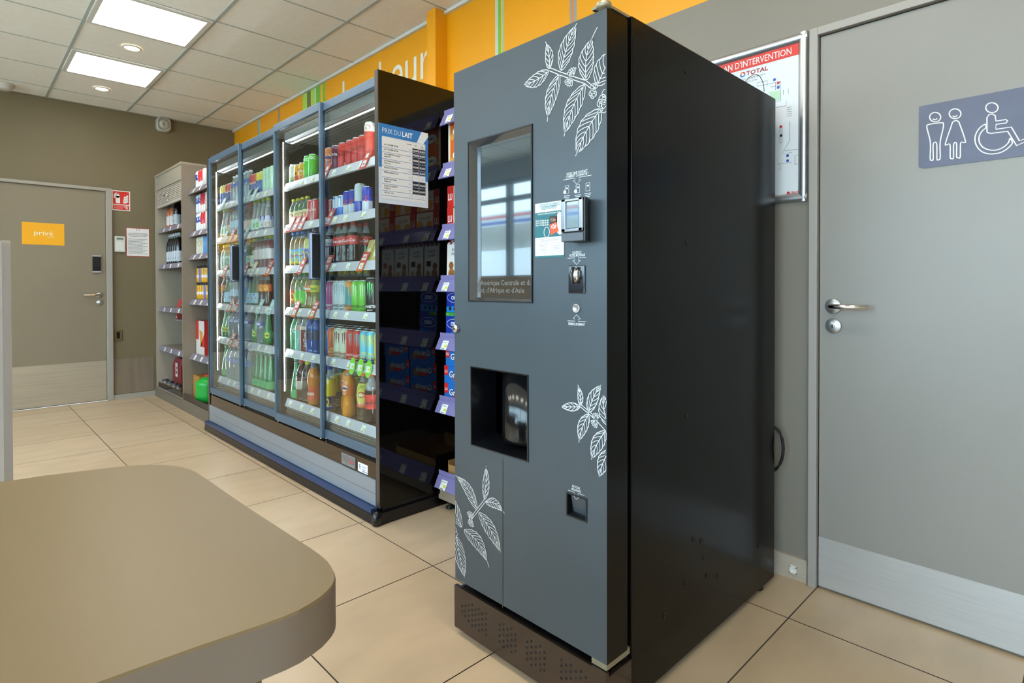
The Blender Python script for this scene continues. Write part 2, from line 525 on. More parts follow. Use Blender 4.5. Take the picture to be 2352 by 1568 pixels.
fs.ribbon(P, [(W_ * .36, H_ * .88), (W_ * .2, H_ * .84), (W_ * .15, H_ * .78), (W_ * .14, H_ * .62)], .012, WHITE)
for k in range(4):
    fs.ribbon(P, [(W_ * (.6 + .02 * k), H_ * (.42 + .09 * k)), (W_ * .72, H_ * (.4 + .09 * k)), (W_ * .82, H_ * (.44 + .09 * k)), (W_ * .86, H_ * (.52 + .09 * k))], .014, WHITE)
fs.text(P, 'EXTINCTEUR', W_ * .1, H_ * .16, .022, mat('pale red print', '#f5b5a8'), sx=.9); fs.text(P, 'INCENDIE', W_ * .1, H_ * .09, .016, MATS['pale red print'])
fs.ribbon(P, [(W_ * .75, H_ * .24), (W_ * .85, H_ * .2), (W_ * .75, H_ * .16), (W_ * .86, H_ * .09)], .012, WHITE)
tag(fs.build('fire_extinguisher_sign'), 'red and white fire extinguisher sign beside the far door frame', 'sign')
a, b = at_y(262, 542, YF), at_y(287, 579, YF)
kp_ = MB().box(a.x, b.x, YF - .025, YF, b.z, a.z, mat('keypad plastic', '#cfcfc8', .5))
kpo = kp_.build('mounted_alarm_keypad', bevel=.004)
P = plane((a.x, YF - .0262, b.z), (1, 0, 0), (0, 0, 1)); W_, H_ = b.x - a.x, a.z - b.z
MB().rect(P, W_ * .18, W_ * .82, H_ * .78, H_ * .9, mat('lcd', '#6f7f70', .2)).build('display', kpo)
bt = MB()
for r in range(4):
    for c in range(4):
        bt.rect(P, W_ * (.13 + .19 * c), W_ * (.27 + .19 * c), H_ * (.15 + .13 * r), H_ * (.24 + .13 * r), mat('keypad key', '#e6e6df', .5))
bt.build('key_block', kpo)
tag(kpo, 'pale grey alarm keypad on the wall left of the white notice', 'keypad')
a, b = at_y(289, 522, YF), at_y(344, 590, YF)
nt_ = sheet('s', a, b, YF, mat('red border print', '#b8454a', .5))
W_, H_ = b.x - a.x, a.z - b.z
P = plane((a.x, YF - .002, b.z), (1, 0, 0), (0, 0, 1)); P2 = plane((a.x, YF - .0024, b.z), (1, 0, 0), (0, 0, 1))
nt_.rect(P, .006, W_ - .006, .006, H_ - .006, mat('paper', '#e8e6e4', .6))
nt_.rect(P2, W_ * .43, W_ * .47, H_ * .92, H_ * .95, flat('#2b3f8c')); nt_.rect(P2, W_ * .53, W_ * .57, H_ * .92, H_ * .95, flat('#c8302c'))
for k, s in enumerate(('IL EST INTERDIT DE VENDRE', 'DES BOISSONS ALCOOLIQUES', 'AUX MINEURS DE 18 ANS')):
    nt_.text(P2, s, W_ / 2, H_ * (.79 - .05 * k), .0125, BLACKP, 'c', bold=.02, maxw=W_ * .86)
GREYP = mat('grey print', '#77777a')
for k in range(13):
    nt_.rect(P2, W_ * .09, W_ * (.9 - .1 * ((k * 7) % 3)), H_ * (.6 - .042 * k), H_ * (.6 - .042 * k) + .004, GREYP)
tag(nt_.build('notice_sign'), 'white printed notice with a red border on the far wall', 'notice')
a, b = at_y(261, 758, YF), at_y(281, 782, YF)
so = MB().box(a.x, b.x, YF - .012, YF, b.z, a.z, mat('bronze plate', '#6b5836', .4)).build('electric_socket', bevel=.003)
MB().box(a.x + .022, b.x - .022, YF - .014, YF - .012, b.z + .024, a.z - .02, BLK).build('insert', so)
tag(so, 'small brown wall plate with black insert low beside the far door', 'socket')
q = at_y(376, 286, YF - .04)
si = empty('alarm_sounder', (q.x, YF, q.z))
SW = mat('sounder plastic', '#b5b0a6', .45)
sq = [(.066 * (abs(cos(t)) ** .62) * (1 if cos(t) > 0 else -1), .074 * (abs(sin(t)) ** .62) * (1 if sin(t) > 0 else -1)) for t in [2 * pi * i / 32 for i in range(32)]]
mb = MB(); n = 32
for (sc, y0, sc2, y1) in ((1, 0, 1, -.05), (1, -.05, .84, -.066), (.84, -.066, .74, -.05), (.74, -.05, .62, -.05)):
    mb.add([(p[0] * sc, y0, p[1] * sc) for p in sq] + [(p[0] * sc2, y1, p[1] * sc2) for p in sq], [(i, (i + 1) % n, n + (i + 1) % n, n + i) for i in range(n)], SW, True)
mb.build('housing', si)
MB().lathe([(.05, -.048), (.046, -.06), (.03, -.072), (.014, -.078), (.012, -.066), (0, -.066)], SW, 24, (0, 0, 0), 'y').lathe([(0, -.079), (.004, -.079)], BLK, 8, (.006, 0, .003), 'y').build('horn', si)
tag(si, 'round-cornered white alarm sounder high on the far wall under the ceiling', 'alarm')

# ------------------------------------------------------------------ ceiling fittings
LED = mat('led diffuser', '#ffffff', .5, emit='#fff6ea', es=6.0)
LFR = mat('light frame', '#d4d2cc', .5)


def panel(k0, x0, x1, label):
    y0 = 4.65 + .5875 * k0 - .5875; y1 = y0 + .5875
    e = empty('ceiling_light', ((x0 + x1) / 2, (y0 + y1) / 2, ZC))
    hx, hy = (x1 - x0) / 2 - .012, (y1 - y0) / 2 - .009
    f = MB(); t = .028
    for (a0, a1, b0_, b1) in ((-hx, hx, -hy, -hy + t), (-hx, hx, hy - t, hy), (-hx, -hx + t, -hy + t, hy - t), (hx - t, hx, -hy + t, hy - t)):
        f.box(a0, a1, b0_, b1, -.014, -.0045, LFR)
    f.build('frame', e)
    MB().box(-hx + t, hx - t, -hy + t, hy - t, -.009, -.006, LED).build('diffuser', e)
    tag(e, label, 'light', 'square ceiling light panels')


panel(0, .622, 1.2455, 'square ceiling light panel, the larger one nearer the camera')
panel(2, .622, 1.2455, 'square ceiling light panel between the two round spotlights')
for k in (-2, -4, -6, -8):
    panel(k, .622, 1.2455, 'square ceiling light panel out of frame overhead, %s back' % {-2: 'first', -4: 'second', -6: 'third', -8: 'fourth'}[k])
for k in (2, 0, -2, -4, -6, -8):
    panel(k, -1.872, -1.2485, 'square ceiling light panel in the row beside the windows, %s from the far wall' % ('first', 'second', 'third', 'fourth', 'fifth', 'sixth')[1 - k // 2])


def spot(x, y, label):
    e = empty('ceiling_spotlight', (x, y, ZC))
    MB().lathe([(.062, -.002), (.06, -.008), (.05, -.01), (.045, -.004)], LFR, 28, caps=False).build('trim_ring', e)
    MB().lathe([(0, -.007), (.03, -.009), (.046, -.005)], mat('spot lens', '#fff2dd', .3, emit='#ffe6c8', es=9.0), 24, caps=False).build('lens', e)
    tag(e, label, 'spotlight', 'round recessed spotlights')


spot(.944, 4.934, 'round recessed ceiling spotlight between the two square light panels')
spot(.946, 6.128, 'round recessed ceiling spotlight nearest the far brown wall')
q = at_z(18, 200, ZC - .02)
sm = MB().lathe([(.0, -.05), (.045, -.05), (.06, -.042), (.063, -.028), (.075, -.024), (.078, 0)], mat('detector plastic', '#cfc9c0', .5), 28).build('smoke_detector')
sm.location = (q.x - .03, q.y, ZC)
tag(sm, 'white round smoke detector on the ceiling above the brown wall', 'smoke detector')
# ================================================================== THE COFFEE VENDING MACHINE
def wbuild(mb, name, root, bevel=0.):
    """a part modelled in world space under the Empty root"""
    o = mb.build(name, root, bevel)
    o.matrix_parent_inverse = Matrix.Translation(-Vector(root.location))
    return o


XM, MY0, MY1, MZ0, MZ1 = 1.137, .836, 1.428, .172, 1.774
vm = empty('vending_machine', (1.65, 1.132, 0))
tag(vm, 'tall charcoal coffee vending machine with white coffee plant drawings on its door', 'vending machine')
DOORM = mat('charcoal lacquer', '#4a535a', .34, .25, noise=.05, scale=3)
BODYM = mat('black lacquer', '#090807', .2, spec=.16, noise=.05, scale=2)
PRN = mat('white line print', '#dcdfe2', .5)
PM = plane((XM, 0, 0), (0, -1, 0), (0, 0, 1), .0012)
PM2 = plane((XM, 0, 0), (0, -1, 0), (0, 0, 1), .0018)
PM3 = plane((XM, 0, 0), (0, -1, 0), (0, 0, 1), .0024)


def dp(u, v):
    p = at_x(u, v, XM); return (-p.y, p.z)


dm = MB()
# front sheet with the screen and cup openings left out
sy0, sy1, sz0, sz1 = 1.088, 1.353, 1.059, 1.541
ny0, ny1, nz0, nz1 = 1.105, 1.344, .617, .853
ry0, ry1, rz0, rz1 = dp(1346, 1150)[0] * -1, dp(1304, 1150)[0] * -1, dp(1325, 1188)[1], dp(1325, 1140)[1]
ygs = sorted({MY0, sy0, sy1, ny0, ny1, ry0, ry1, MY1}); zgs = sorted({MZ0, sz0, sz1, nz0, nz1, rz0, rz1, MZ1})


def inside(y, z):
    return (sy0 < y < sy1 and sz0 < z < sz1) or (ny0 < y < ny1 and nz0 < z < nz1) or (ry0 < y < ry1 and rz0 < z < rz1)


for i in range(len(ygs) - 1):
    for j in range(len(zgs) - 1):
        if not inside((ygs[i] + ygs[i + 1]) / 2, (zgs[j] + zgs[j + 1]) / 2):
            dm.quad((XM, ygs[i], zgs[j]), (XM, ygs[i], zgs[j + 1]), (XM, ygs[i + 1], zgs[j + 1]), (XM, ygs[i + 1], zgs[j]), DOORM)
XD = 1.224
for a, b, c_, d_ in (((MY0, MZ0), (MY0, MZ1), BODYM, 0), ((MY1, MZ0), (MY1, MZ1), DOORM, 0), ((MY0, MZ1), (MY1, MZ1), BODYM, 0), ((MY0, MZ0), (MY1, MZ0), BODYM, 0)):
    dm.quad((XM, a[0], a[1]), (XM, b[0], b[1]), (XD, b[0], b[1]), (XD, a[0], a[1]), c_)
dm.quad((XD, MY0, MZ0), (XD, MY1, MZ0), (XD, MY1, MZ1), (XD, MY0, MZ1), BODYM)
LW = .0021


def inb(p):
    return -MY1 + .001 < p[0] < -MY0 - .001 and MZ0 < p[1] < MZ1


def line(pts, w=LW):
    run = []
    for p in list(pts) + [None]:
        if p is not None and inb(p):
            run.append(p)
        else:
            if len(run) > 1: dm.ribbon(PM, run, w, PRN)
            run = []


def leaf(base, tip, wpx, bend=0., tail=0., nv=7, P=dp, LW=LW):
    """coffee leaf drawn in line: outline, midrib and side veins, between two points of the door"""
    A, B = P(*base), P(*tip)
    ax = (B[0] - A[0], B[1] - A[1]); L = math.hypot(*ax); ux = (ax[0] / L, ax[1] / L); nx = (-ux[1], ux[0])
    W = wpx * .88; nv = max(4, nv - 1)

    def hw(t):
        t2 = min(t / (1 - tail), 1)
        return W * (sin(pi * t2 ** .85) ** .8 if 0 < t2 < 1 else 0) + (.0 if t2 < 1 else 0)

    def pt(t, s):
        c = bend * L * sin(pi * t) + (bend * -.6 * L * max(0, t - .75) if bend else 0)
        return (A[0] + ux[0] * L * t + nx[0] * (c + s), A[1] + ux[1] * L * t + nx[1] * (c + s))
    N = 26
    for sg_ in (1, -1):
        K = [i / N * (1 - tail) for i in range(N + 1)]
        line([pt(t, sg_ * hw(t) * (1 + .05 * sin(i * 1.4 + sg_))) for i, t in enumerate(K)])
    line([pt(i / N, 0) for i in range(N + 1)])
    for k in range(nv):
        t0 = (.04 + .86 * k / nv) * (1 - tail); t1 = min(t0 + .26 * (1 - tail), .985 * (1 - tail))
        for sg_ in (1, -1):
            line([pt(t0 + (t1 - t0) * q, sg_ * hw(t0 + (t1 - t0) * q) * (q ** .8) * .97) for q in [i / 7 for i in range(8)]], LW * .85)


def stem(pts, w):
    P = [dp(*p) for p in pts]
    for s in (-1, 1):
        o = []
        for i, p in enumerate(P):
            a, b = P[max(0, i - 1)], P[min(len(P) - 1, i + 1)]
            l = math.hypot(b[0] - a[0], b[1] - a[1])
            o.append((p[0] - (b[1] - a[1]) / l * w * s, p[1] + (b[0] - a[0]) / l * w * s))
        line(o)


def ring(u, v, r):
    c = dp(u, v); line([(c[0] + r * cos(t), c[1] + r * sin(t)) for t in [2 * pi * i / 12 for i in range(13)]], LW * .85)


def bud(u, v, ang, s=.012):
    c = dp(u, v)
    for k in range(-2, 3):
        a = ang + k * .38
        d, n_ = (cos(a), sin(a)), (-sin(a), cos(a))
        line([(c[0] + d[0] * s * 1.6 * sin(pi * i / 10) * 1.1 + n_[0] * s * .35 * cos(pi * i / 10), c[1] + d[1] * s * 1.6 * sin(pi * i / 10) * 1.1 + n_[1] * s * .35 * cos(pi * i / 10)) for i in range(11)], LW * .8)


T = lambda x, y: (1040 + x / 3.734, y / 3.734)
stem([T(835, 595), T(925, 632), T(1040, 672), T(1140, 705), T(1215, 765), T(1330, 860)], .0038)
for a, b, w, bd, tl, nv in ((T(832, 592), T(800, 357), .015, -.06, .12, 5), (T(825, 612), T(615, 731), .021, .05, .0, 6), (T(932, 605), T(1063, 200), .027, .05, .05, 8), (T(915, 640), T(811, 1043), .023, -.07, .1, 7),
                            (T(1145, 690), T(1237, 233), .027, .11, .22, 7), (T(1132, 725), T(954, 1168), .028, -.06, .06, 8), (T(1240, 735), T(1400, 420), .036, .03, .0, 7), (T(1270, 935), T(1053, 1338), .034, -.05, .06, 8)):
    leaf(a, b, w, bd, tl, nv)
for (x, y, r) in ((1205, 745, .008), (1228, 735, .007), (1205, 785, .007), (1190, 800, .007), (1218, 808, .007), (1205, 820, .007), (1285, 850, .011), (1310, 860, .011), (1265, 885, .009), (1290, 895, .011), (1300, 925, .012), (1270, 940, .007), (1310, 800, .010)):
    ring(*T(x, y), r)
bud(*T(1028, 650), RAD(100)); bud(*T(1015, 672), RAD(235))
T = lambda x, y: (1040 + x / 2.614, 800 + y / 2.614)
stem([T(768, 342), T(820, 385), T(870, 430), T(925, 492)], .0030)
for a, b, w, bd, tl, nv in ((T(768, 343), T(754, 218), .011, -.06, .1, 5), (T(765, 350), T(657, 350), .014, .0, .0, 6), (T(816, 383), T(890, 218), .020, .05, .03, 7), (T(816, 395), T(757, 563), .020, -.05, .08, 7),
                            (T(940, 470), T(905, 280), .022, .08, 0, 7), (T(918, 495), T(833, 666), .023, -.05, .05, 7), (T(940, 610), T(879, 770), .022, -.04, .03, 7)):
    leaf(a, b, w * .85, bd, tl, nv - 1, LW=.0017)
bud(*T(862, 425), RAD(95), .009); bud(*T(862, 438), RAD(230), .009)
stem([T(200, 905), T(150, 970), T(100, 1035), T(-10, 1120)], .0036)
for a, b, w, bd, tl, nv in ((T(192, 905), T(203, 704), .016, -.03, .05, 6), (T(148, 968), T(14, 753), .021, -.10, .10, 8), (T(200, 922), T(312, 986), .016, .14, .1, 6), (T(158, 985), T(292, 1222), .026, .06, .03, 8),
                            (T(70, 1088), T(222, 1308), .027, .14, .12, 8), (T(25, 1130), T(73, 1373), .030, -.03, .03, 8), (T(55, 1072), T(-30, 850), .027, .02, 0, 8), (T(-25, 1200), T(2, 1375), .016, 0, 0, 6)):
    leaf(a, b, w, bd, tl, nv)
bud(*T(108, 1018), RAD(95)); bud(*T(112, 1028), RAD(265)); ring(*T(14, 1085), .008); ring(*T(20, 1110), .008); ring(*T(8, 1108), .007)
# printed instructions
L_ = lambda u, v: dp(u, v)


def cap(s, u, v, size, b=0., mw=None):
    p = dp(u, v); dm.text(PM, s, p[0], p[1], size, PRN, 'c', bold=b, maxw=mw)


def arrow(u, v, halfw, up=False):
    c = dp(u, v); s = -1 if up else 1; a = .006
    dm.ribbon(PM, [(c[0] - halfw, c[1]), (c[0] - a, c[1]), (c[0] - a, c[1] - s * .006), (c[0] - 2.1 * a, c[1] - s * .006), (c[0], c[1] - s * .017), (c[0] + 2.1 * a, c[1] - s * .006), (c[0] + a, c[1] - s * .006), (c[0] + a, c[1]), (c[0] + halfw, c[1])], .0013, PRN)


cap('PAYEZ SANS CONTACT', 1326, 399, .0095, .018, .068); cap('COMMENT ÇA MARCHE ?', 1326, 405.5, .0095, .018, .073); arrow(1326, 408, .046)
for k, (u, v) in enumerate(((1303, 436), (1328, 434), (1351, 430))):
    c = dp(u, v)
    dm.ribbon(PM, [(c[0] - .006, c[1] - .009), (c[0] + .006, c[1] - .009), (c[0] + .006, c[1] + .011), (c[0] - .006, c[1] + .011)], .0014, PRN, True)
    dm.rect(PM, c[0] - .003, c[0] + .003, c[1] + .002, c[1] + .006, PRN)
    if k < 2: dm.disc(PM2, c[0] - .007, c[1] - .005, .005, PRN)
    for q in range(3): dm.rect(PM, c[0] - .011 + .002 * q, c[0] + .010 - .002 * q, c[1] - .016 - .004 * q, c[1] - .0145 - .004 * q, PRN)
cap('INSÉREZ', 1326, 582.5, .0095, .01, .03); cap('VOTRE MONNAIE', 1326, 589, .0095, .018, .052); arrow(1325, 592, .030)
arrow(1325, 737.5, .030, True); cap('REMBOURSEMENT', 1325, 747, .0092, .018, .054)
cap('RETOUR', 1324, 1121, .0085, .018, .026); cap('MONNAIE', 1324, 1128, .0085, .018, .03); arrow(1324, 1131, .027)
# a dried drip below the cup opening
DRP = mat('dried coffee drip', '#4a4238', .6)
dm.ribbon(PM, [dp(1155, v) for v in (1056, 1150, 1250, 1395)], .0022, DRP)
# coin return recess walls
RC = mat('recess dark', '#15181b', .4)
md = wbuild(dm, 'door', vm)
md['label'] = 'charcoal door printed with white leaf drawings'
# screen recess
CHB = mat('black chrome bezel', '#8f9399', .13, .9)
sb = MB()
dpth = .024
for a, b in (((sy0, sz0), (sy0, sz1)), ((sy1, sz0), (sy1, sz1)), ((sy0, sz0), (sy1, sz0)), ((sy0, sz1), (sy1, sz1))):
    k = .0
    ia, ib = [(min(max(v[0], sy0 + .004), sy1 - .013), min(max(v[1], sz0 + .009), sz1 - .012)) for v in (a, b)]
    sb.quad((XM - .002, a[0], a[1]), (XM - .002, b[0], b[1]), (XM + dpth, ib[0], ib[1]), (XM + dpth, ia[0], ia[1]), CHB)
t = .004
for (a0, a1, c0, c1) in ((sy0 - t, sy1 + t, sz0 - t, sz0), (sy0 - t, sy1 + t, sz1, sz1 + t), (sy0 - t, sy0, sz0, sz1), (sy1, sy1 + t, sz0, sz1)):
    sb.box(XM - .004, XM, a0, a1, c0, c1, BLK)
wbuild(sb, 'screen_bezel', vm)
SCRM = mat('dark glossy screen', '#20262b', .02, .0, spec=.9, emit='#5f7882', es=.16, coat=1.)
sc_ = MB().box(XM + dpth - .002, XM + dpth + .004, sy0, sy1, sz0, sz1, SCRM)
PS = plane((XM + dpth - .0028, 0, 0), (0, -1, 0), (0, 0, 1)); PS2 = plane((XM + dpth - .0034, 0, 0), (0, -1, 0), (0, 0, 1))
sc_.rect(PS, -sy1 + .002, -sy0 - .002, 1.068, 1.131, mat('screen brown band', '#2b2722', .03, emit='#5a554b', es=.25, coat=1.))
GT = mat('screen text', '#5f5c58', .3, emit='#8d8b88', es=.12)
sc_.text(PS2, "d'Amérique Centrale et du", -sy1 + .012, 1.105, .0215, GT, bold=.012, maxw=sy1 - sy0 - .018)
sc_.text(PS2, "Sud, d'Afrique et d'Asie", -sy1 + .012, 1.083, .0215, GT, bold=.012, maxw=sy1 - sy0 - .045)
wbuild(sc_, 'screen', vm)
# cup niche
NB = mat('glossy black plastic', '#0d0f12', .14, spec=.6)
nb = MB(); nd = .17; sl = .03
nb.quad((XM - .001, ny1, nz0), (XM - .001, ny1, nz1), (XM + nd, ny1 - sl, nz1 - .02), (XM + nd, ny1 - sl, nz0 + .045), NB)
nb.quad((XM - .001, ny0, nz0), (XM - .001, ny0, nz1), (XM + nd, ny0 + .0, nz1 - .02), (XM + nd, ny0 + .0, nz0 + .045), NB)
nb.quad((XM - .001, ny0, nz1), (XM - .001, ny1, nz1), (XM + nd, ny1 - sl, nz1 - .02), (XM + nd, ny0, nz1 - .02), NB)
nb.quad((XM - .001, ny0, nz0), (XM - .001, ny1, nz0), (XM + nd, ny1 - sl, nz0 + .045), (XM + nd, ny0, nz0 + .045), NB)
nb.quad((XM + nd, ny0, nz0), (XM + nd, ny1, nz0), (XM + nd, ny1, nz1), (XM + nd, ny0, nz1), NB)
t = .0035
for (a0, a1, c0, c1) in ((ny0 - t, ny1 + t, nz0 - t, nz0), (ny0 - t, ny1 + t, nz1, nz1 + t), (ny0 - t, ny0, nz0, nz1), (ny1, ny1 + t, nz0, nz1)):
    nb.box(XM - .003, XM, a0, a1, c0, c1, NB)
wbuild(nb, 'cup_recess', vm)
cs = MB().lathe([(.0, nz0 + .026), (.080, nz0 + .026), (.083, nz0 + .04), (.083, nz1 - .006), (0, nz1 - .006)], NB, 48, (XM + .098, ny0 + .086, 0))
wbuild(cs, 'cup_slide', vm)
# loyalty sticker
a, b = at_x(1230, 467, XM), at_x(1296, 593, XM)
WS, HS = a.y - b.y, a.z - b.z - .006
PSk = plane((XM - .0014, a.y, b.z + .004), (0, -1, 0), (0, 0, 1)); PSk2 = plane((XM - .0019, a.y, b.z + .004), (0, -1, 0), (0, 0, 1)); PSk3 = plane((XM - .0023, a.y, b.z + .004), (0, -1, 0), (0, 0, 1))
TEAL = mat('teal print', '#1f6a72', .4)
st = MB().rect(PSk, 0, WS, 0, HS, mat('white sticker', '#e6edf0', .4))
st.rect(PSk2, 0, WS, HS * .37, HS * .83, TEAL); st.rect(PSk2, 0, WS, 0, HS * .035, TEAL)
st.text(PSk2, 'VOTRE FIDÉLITÉ RÉCOMPENSÉE', WS * .5, HS * .925, .012, TEAL, 'c', maxw=WS * .72)
st.text(PSk2, "JUSQU'À 8 € OFFERTS*", WS * .5, HS * .875, .012, TEAL, 'c', bold=.015, maxw=WS * .55)
st.text(PSk3, 'Profitez de nos offres pour vos boissons chaudes', WS * .1, HS * .785, .008, WHITE, maxw=WS * .8)
for k in range(3):
    st.text(PSk3, 'Boisson chaude', WS * .03, HS * (.665 - .04 * k), .0085, WHITE, maxw=WS * .26)
    for q in range(3): st.disc(PSk3, WS * (.32 + .07 * q), HS * (.672 - .04 * k), .0022, WHITE, 8)
st.rect(PSk3, WS * .52, WS * .78, HS * .6, HS * .74, flat('#3a2c2a')); st.disc(PSk3, WS * .88, HS * .6, .03, WHITE, 18, .016)
PSk4 = plane((XM - .0027, a.y, b.z + .004), (0, -1, 0), (0, 0, 1))
st.text(PSk4, '+Coffee', WS * .54, HS * .645, .0125, flat('#c9a77e'), bold=.01, maxw=WS * .2)
st.add([PSk4(WS * .52, HS * .585), PSk4(WS * .75, HS * .63), PSk4(WS * .84, HS * .46), PSk4(WS * .57, HS * .40)], [(0, 1, 2, 3)], flat('#e2572f'))
PSk5 = plane((XM - .0031, a.y, b.z + .004), (0, -1, 0), (0, 0, 1))
st.text(PSk5, '+Club', WS * .585, HS * .505, .016, WHITE, bold=.02, rot=.16, maxw=WS * .18)
st.ribbon(PSk3, [(WS * .42 + .010 * cos(t), HS * .46 + .014 * sin(t)) for t in [2 * pi * i / 14 for i in range(14)]], .0015, WHITE, True)
for k in range(3): st.rect(PSk2, WS * (.1 + .06 * k), WS * (.9 - .06 * k), HS * (.335 - .02 * k), HS * (.34 - .02 * k), GREYP)
for x0 in (.12, .58):
    st.ribbon(PSk2, [(WS * x0, HS * .13), (WS * (x0 + .34), HS * .13), (WS * (x0 + .34), HS * .26), (WS * x0, HS * .26)], .0008, GREYP, True)
    for k in range(4): st.rect(PSk2, WS * (x0 + .05), WS * (x0 + .29), HS * (.15 + .025 * k), HS * (.155 + .025 * k), GREYP)
for k in range(2): st.rect(PSk2, WS * .04, WS * .95, HS * (.07 + .025 * k), HS * (.074 + .025 * k), GREYP)
so_ = wbuild(st, 'loyalty_sticker', vm); so_['label'] = 'white and teal loyalty sticker'
# card reader
cr = MB(); XR = XM - .040
a, b = at_x(1292, 459, XR), at_x(1345, 552, XR)
ry = at_x(1355, 500, XM).y
cr.prism([(XM, ry), (XR + .006, b.y), (XR, b.y + .006), (XR, a.y - .004), (XR + .006, a.y), (XM, a.y - .012)], 'z', b.z, a.z, BLK)
cro = wbuild(cr, 'card_reader', vm, .003)
cf = MB()
zb = b.z + (a.z - b.z) * .22
for (y0, y1, z0, z1) in ((b.y + .004, a.y - .001, zb, zb + .010), (b.y + .004, a.y - .001, a.z - .008, a.z), (b.y + .004, b.y + .018, zb, a.z), (a.y - .015, a.y, zb, a.z)):
    cf.box(XR - .007, XR - .0005, y0, y1, z0, z1, mat('dark chrome', '#85878b', .14, 1.))
cf.build('chrome_surround', cro, .002)
MB().box(XR - .003, XR - .0005, b.y + .018, a.y - .015, zb + .01, a.z - .008, mat('reader glass', '#5f7077', .04, .2, spec=1., coat=1.)).build('reader_window', cro)
MB().box(XR - .006, XR - .0005, b.y + .004, a.y, b.z, zb - .002, mat('reader grey lip', '#59606a', .35)).build('lower_lip', cro, .002)
# coin slot
a, b = at_x(1308, 610, XM), at_x(1345, 674, XM)
cn_ = MB().box(XM - .005, XM, b.y, a.y, b.z, a.z, mat('dark blue-black plate', '#0e1420', .12, coat=1.))
cno = wbuild(cn_, 'coin_slot', vm, .002)
q = at_x(1326, 632, XM)
cd = MB().lathe([(.0148, -.005), (.0148, -.012), (.0125, -.0165), (0, -.0185)], CHROME, 28, (XM, q.y, q.z), 'x')
cd.box(XM - .0215, XM - .012, q.y - .0016, q.y + .0016, q.z - .016, q.z + .016, BLACKP)
cdo = cd.build('chrome_dome', cno)
for v in cdo.data.vertices:
    v.co.z = q.z + (v.co.z - q.z) * 1.3
q = at_x(1325, 708, XM)
wbuild(MB().lathe([(0, 0), (.0115, 0), (.0115, -.004), (.009, -.005), (.0085, -.0035), (0, -.0035)], ALU, 24, (XM, q.y, q.z), 'x'), 'refund_button', vm)
# coin return
cr2 = MB()
for a, b in (((ry0, rz0), (ry0, rz1)), ((ry1, rz0), (ry1, rz1)), ((ry0, rz0), (ry1, rz0)), ((ry0, rz1), (ry1, rz1))):
    cr2.quad((XM - .001, a[0], a[1]), (XM - .001, b[0], b[1]), (XM + .018, b[0], b[1]), (XM + .018, a[0], a[1]), RC)
cr2.quad((XM + .018, ry0, rz0), (XM + .018, ry1, rz0), (XM + .018, ry1, rz1), (XM + .018, ry0, rz1), RC)
t = .004
for (a0, a1, c0, c1) in ((ry0 - t, ry1 + t, rz0 - t, rz0), (ry0 - t, ry1 + t, rz1, rz1 + t), (ry0 - t, ry0, rz0, rz1), (ry1, ry1 + t, rz0, rz1)):
    cr2.box(XM - .002, XM, a0, a1, c0, c1, RC)
cro2 = wbuild(cr2, 'coin_return', vm)
MB().quad((XM + .004, ry0 + .004, rz1 - .003), (XM + .004, ry1 - .008, rz1 - .003), (XM + .014, ry1 - .008, rz0 + .006), (XM + .014, ry0 + .004, rz0 + .006), mat('smoked flap', '#3d4850', .15)).build('flap', cro2)
q = at_x(1049.5, 754, XM)
wbuild(MB().lathe([(0, 0), (.0125, 0), (.0125, -.012), (.010, -.014), (0, -.014)], CHROME, 20, (XM, q.y - .003, q.z), 'x').box(XM - .0146, XM - .014, q.y - .004, q.y - .002, q.z - .004, q.z + .004, BLK), 'lock', vm)
# cabinet body
XB0, XB1 = 1.243, 2.172
bd = MB().box(XB0, XB1, MY0, MY1, .022, 1.79, BODYM)
bdo = wbuild(bd, 'cabinet_body', vm, .0025)
MB().box(XD, XB0, MY0 + .012, MY1 - .01, .03, 1.77, mat('deep gap', '#070707', .6)).build('hinge_gap', bdo)
for v in (118, 411, 770, 1123, 1462):
    p = at_y(1449, v, MY0 + .006)
    MB().lathe([(0, 0), (.004, 0), (.003, -.003), (0, -.003)], BLK, 10, (XB0 - .008, MY0 + .012, p.z), 'y').build('gap_screw', bdo)
for u, v in ((1576, 163), (1578, 557), (1577, 955), (1593, 1238), (1611, 1241), (1617, 1281), (1573, 1338), (1623, 1321), (1648, 1323), (1526, 1413), (1742, 1253)):
    p = at_y(u, v, MY0)
    MB().lathe([(.0, 0), (.0085, 0), (.0075, -.002), (.0055, -.0026), (.005, -.0012), (0, -.0012)], mat('screw black', '#1a1a1b', .2, .4), 14, (p.x, MY0, p.z), 'y').build('screw', bdo)
BEI = mat('zinc bracket', '#a09a84', .4, .6)
hb = MB().box(XM + .012, 1.56, MY0 + .012, MY0 + .055, 1.79, 1.797, BEI)
hb.lathe([(0, 1.774), (.013, 1.774), (.013, 1.785), (.019, 1.785), (.019, 1.799), (0, 1.799)], BEI, 20, (XM + .02, MY0 + .024, 0))
wbuild(hb, 'top_hinge', vm)
hb2 = MB().box(XM + .004, XB0 - .002, MY0 + .004, MY0 + .05, MZ0 - .018, MZ0 - .001, BEI)
wbuild(hb2, 'lower_hinge', vm)
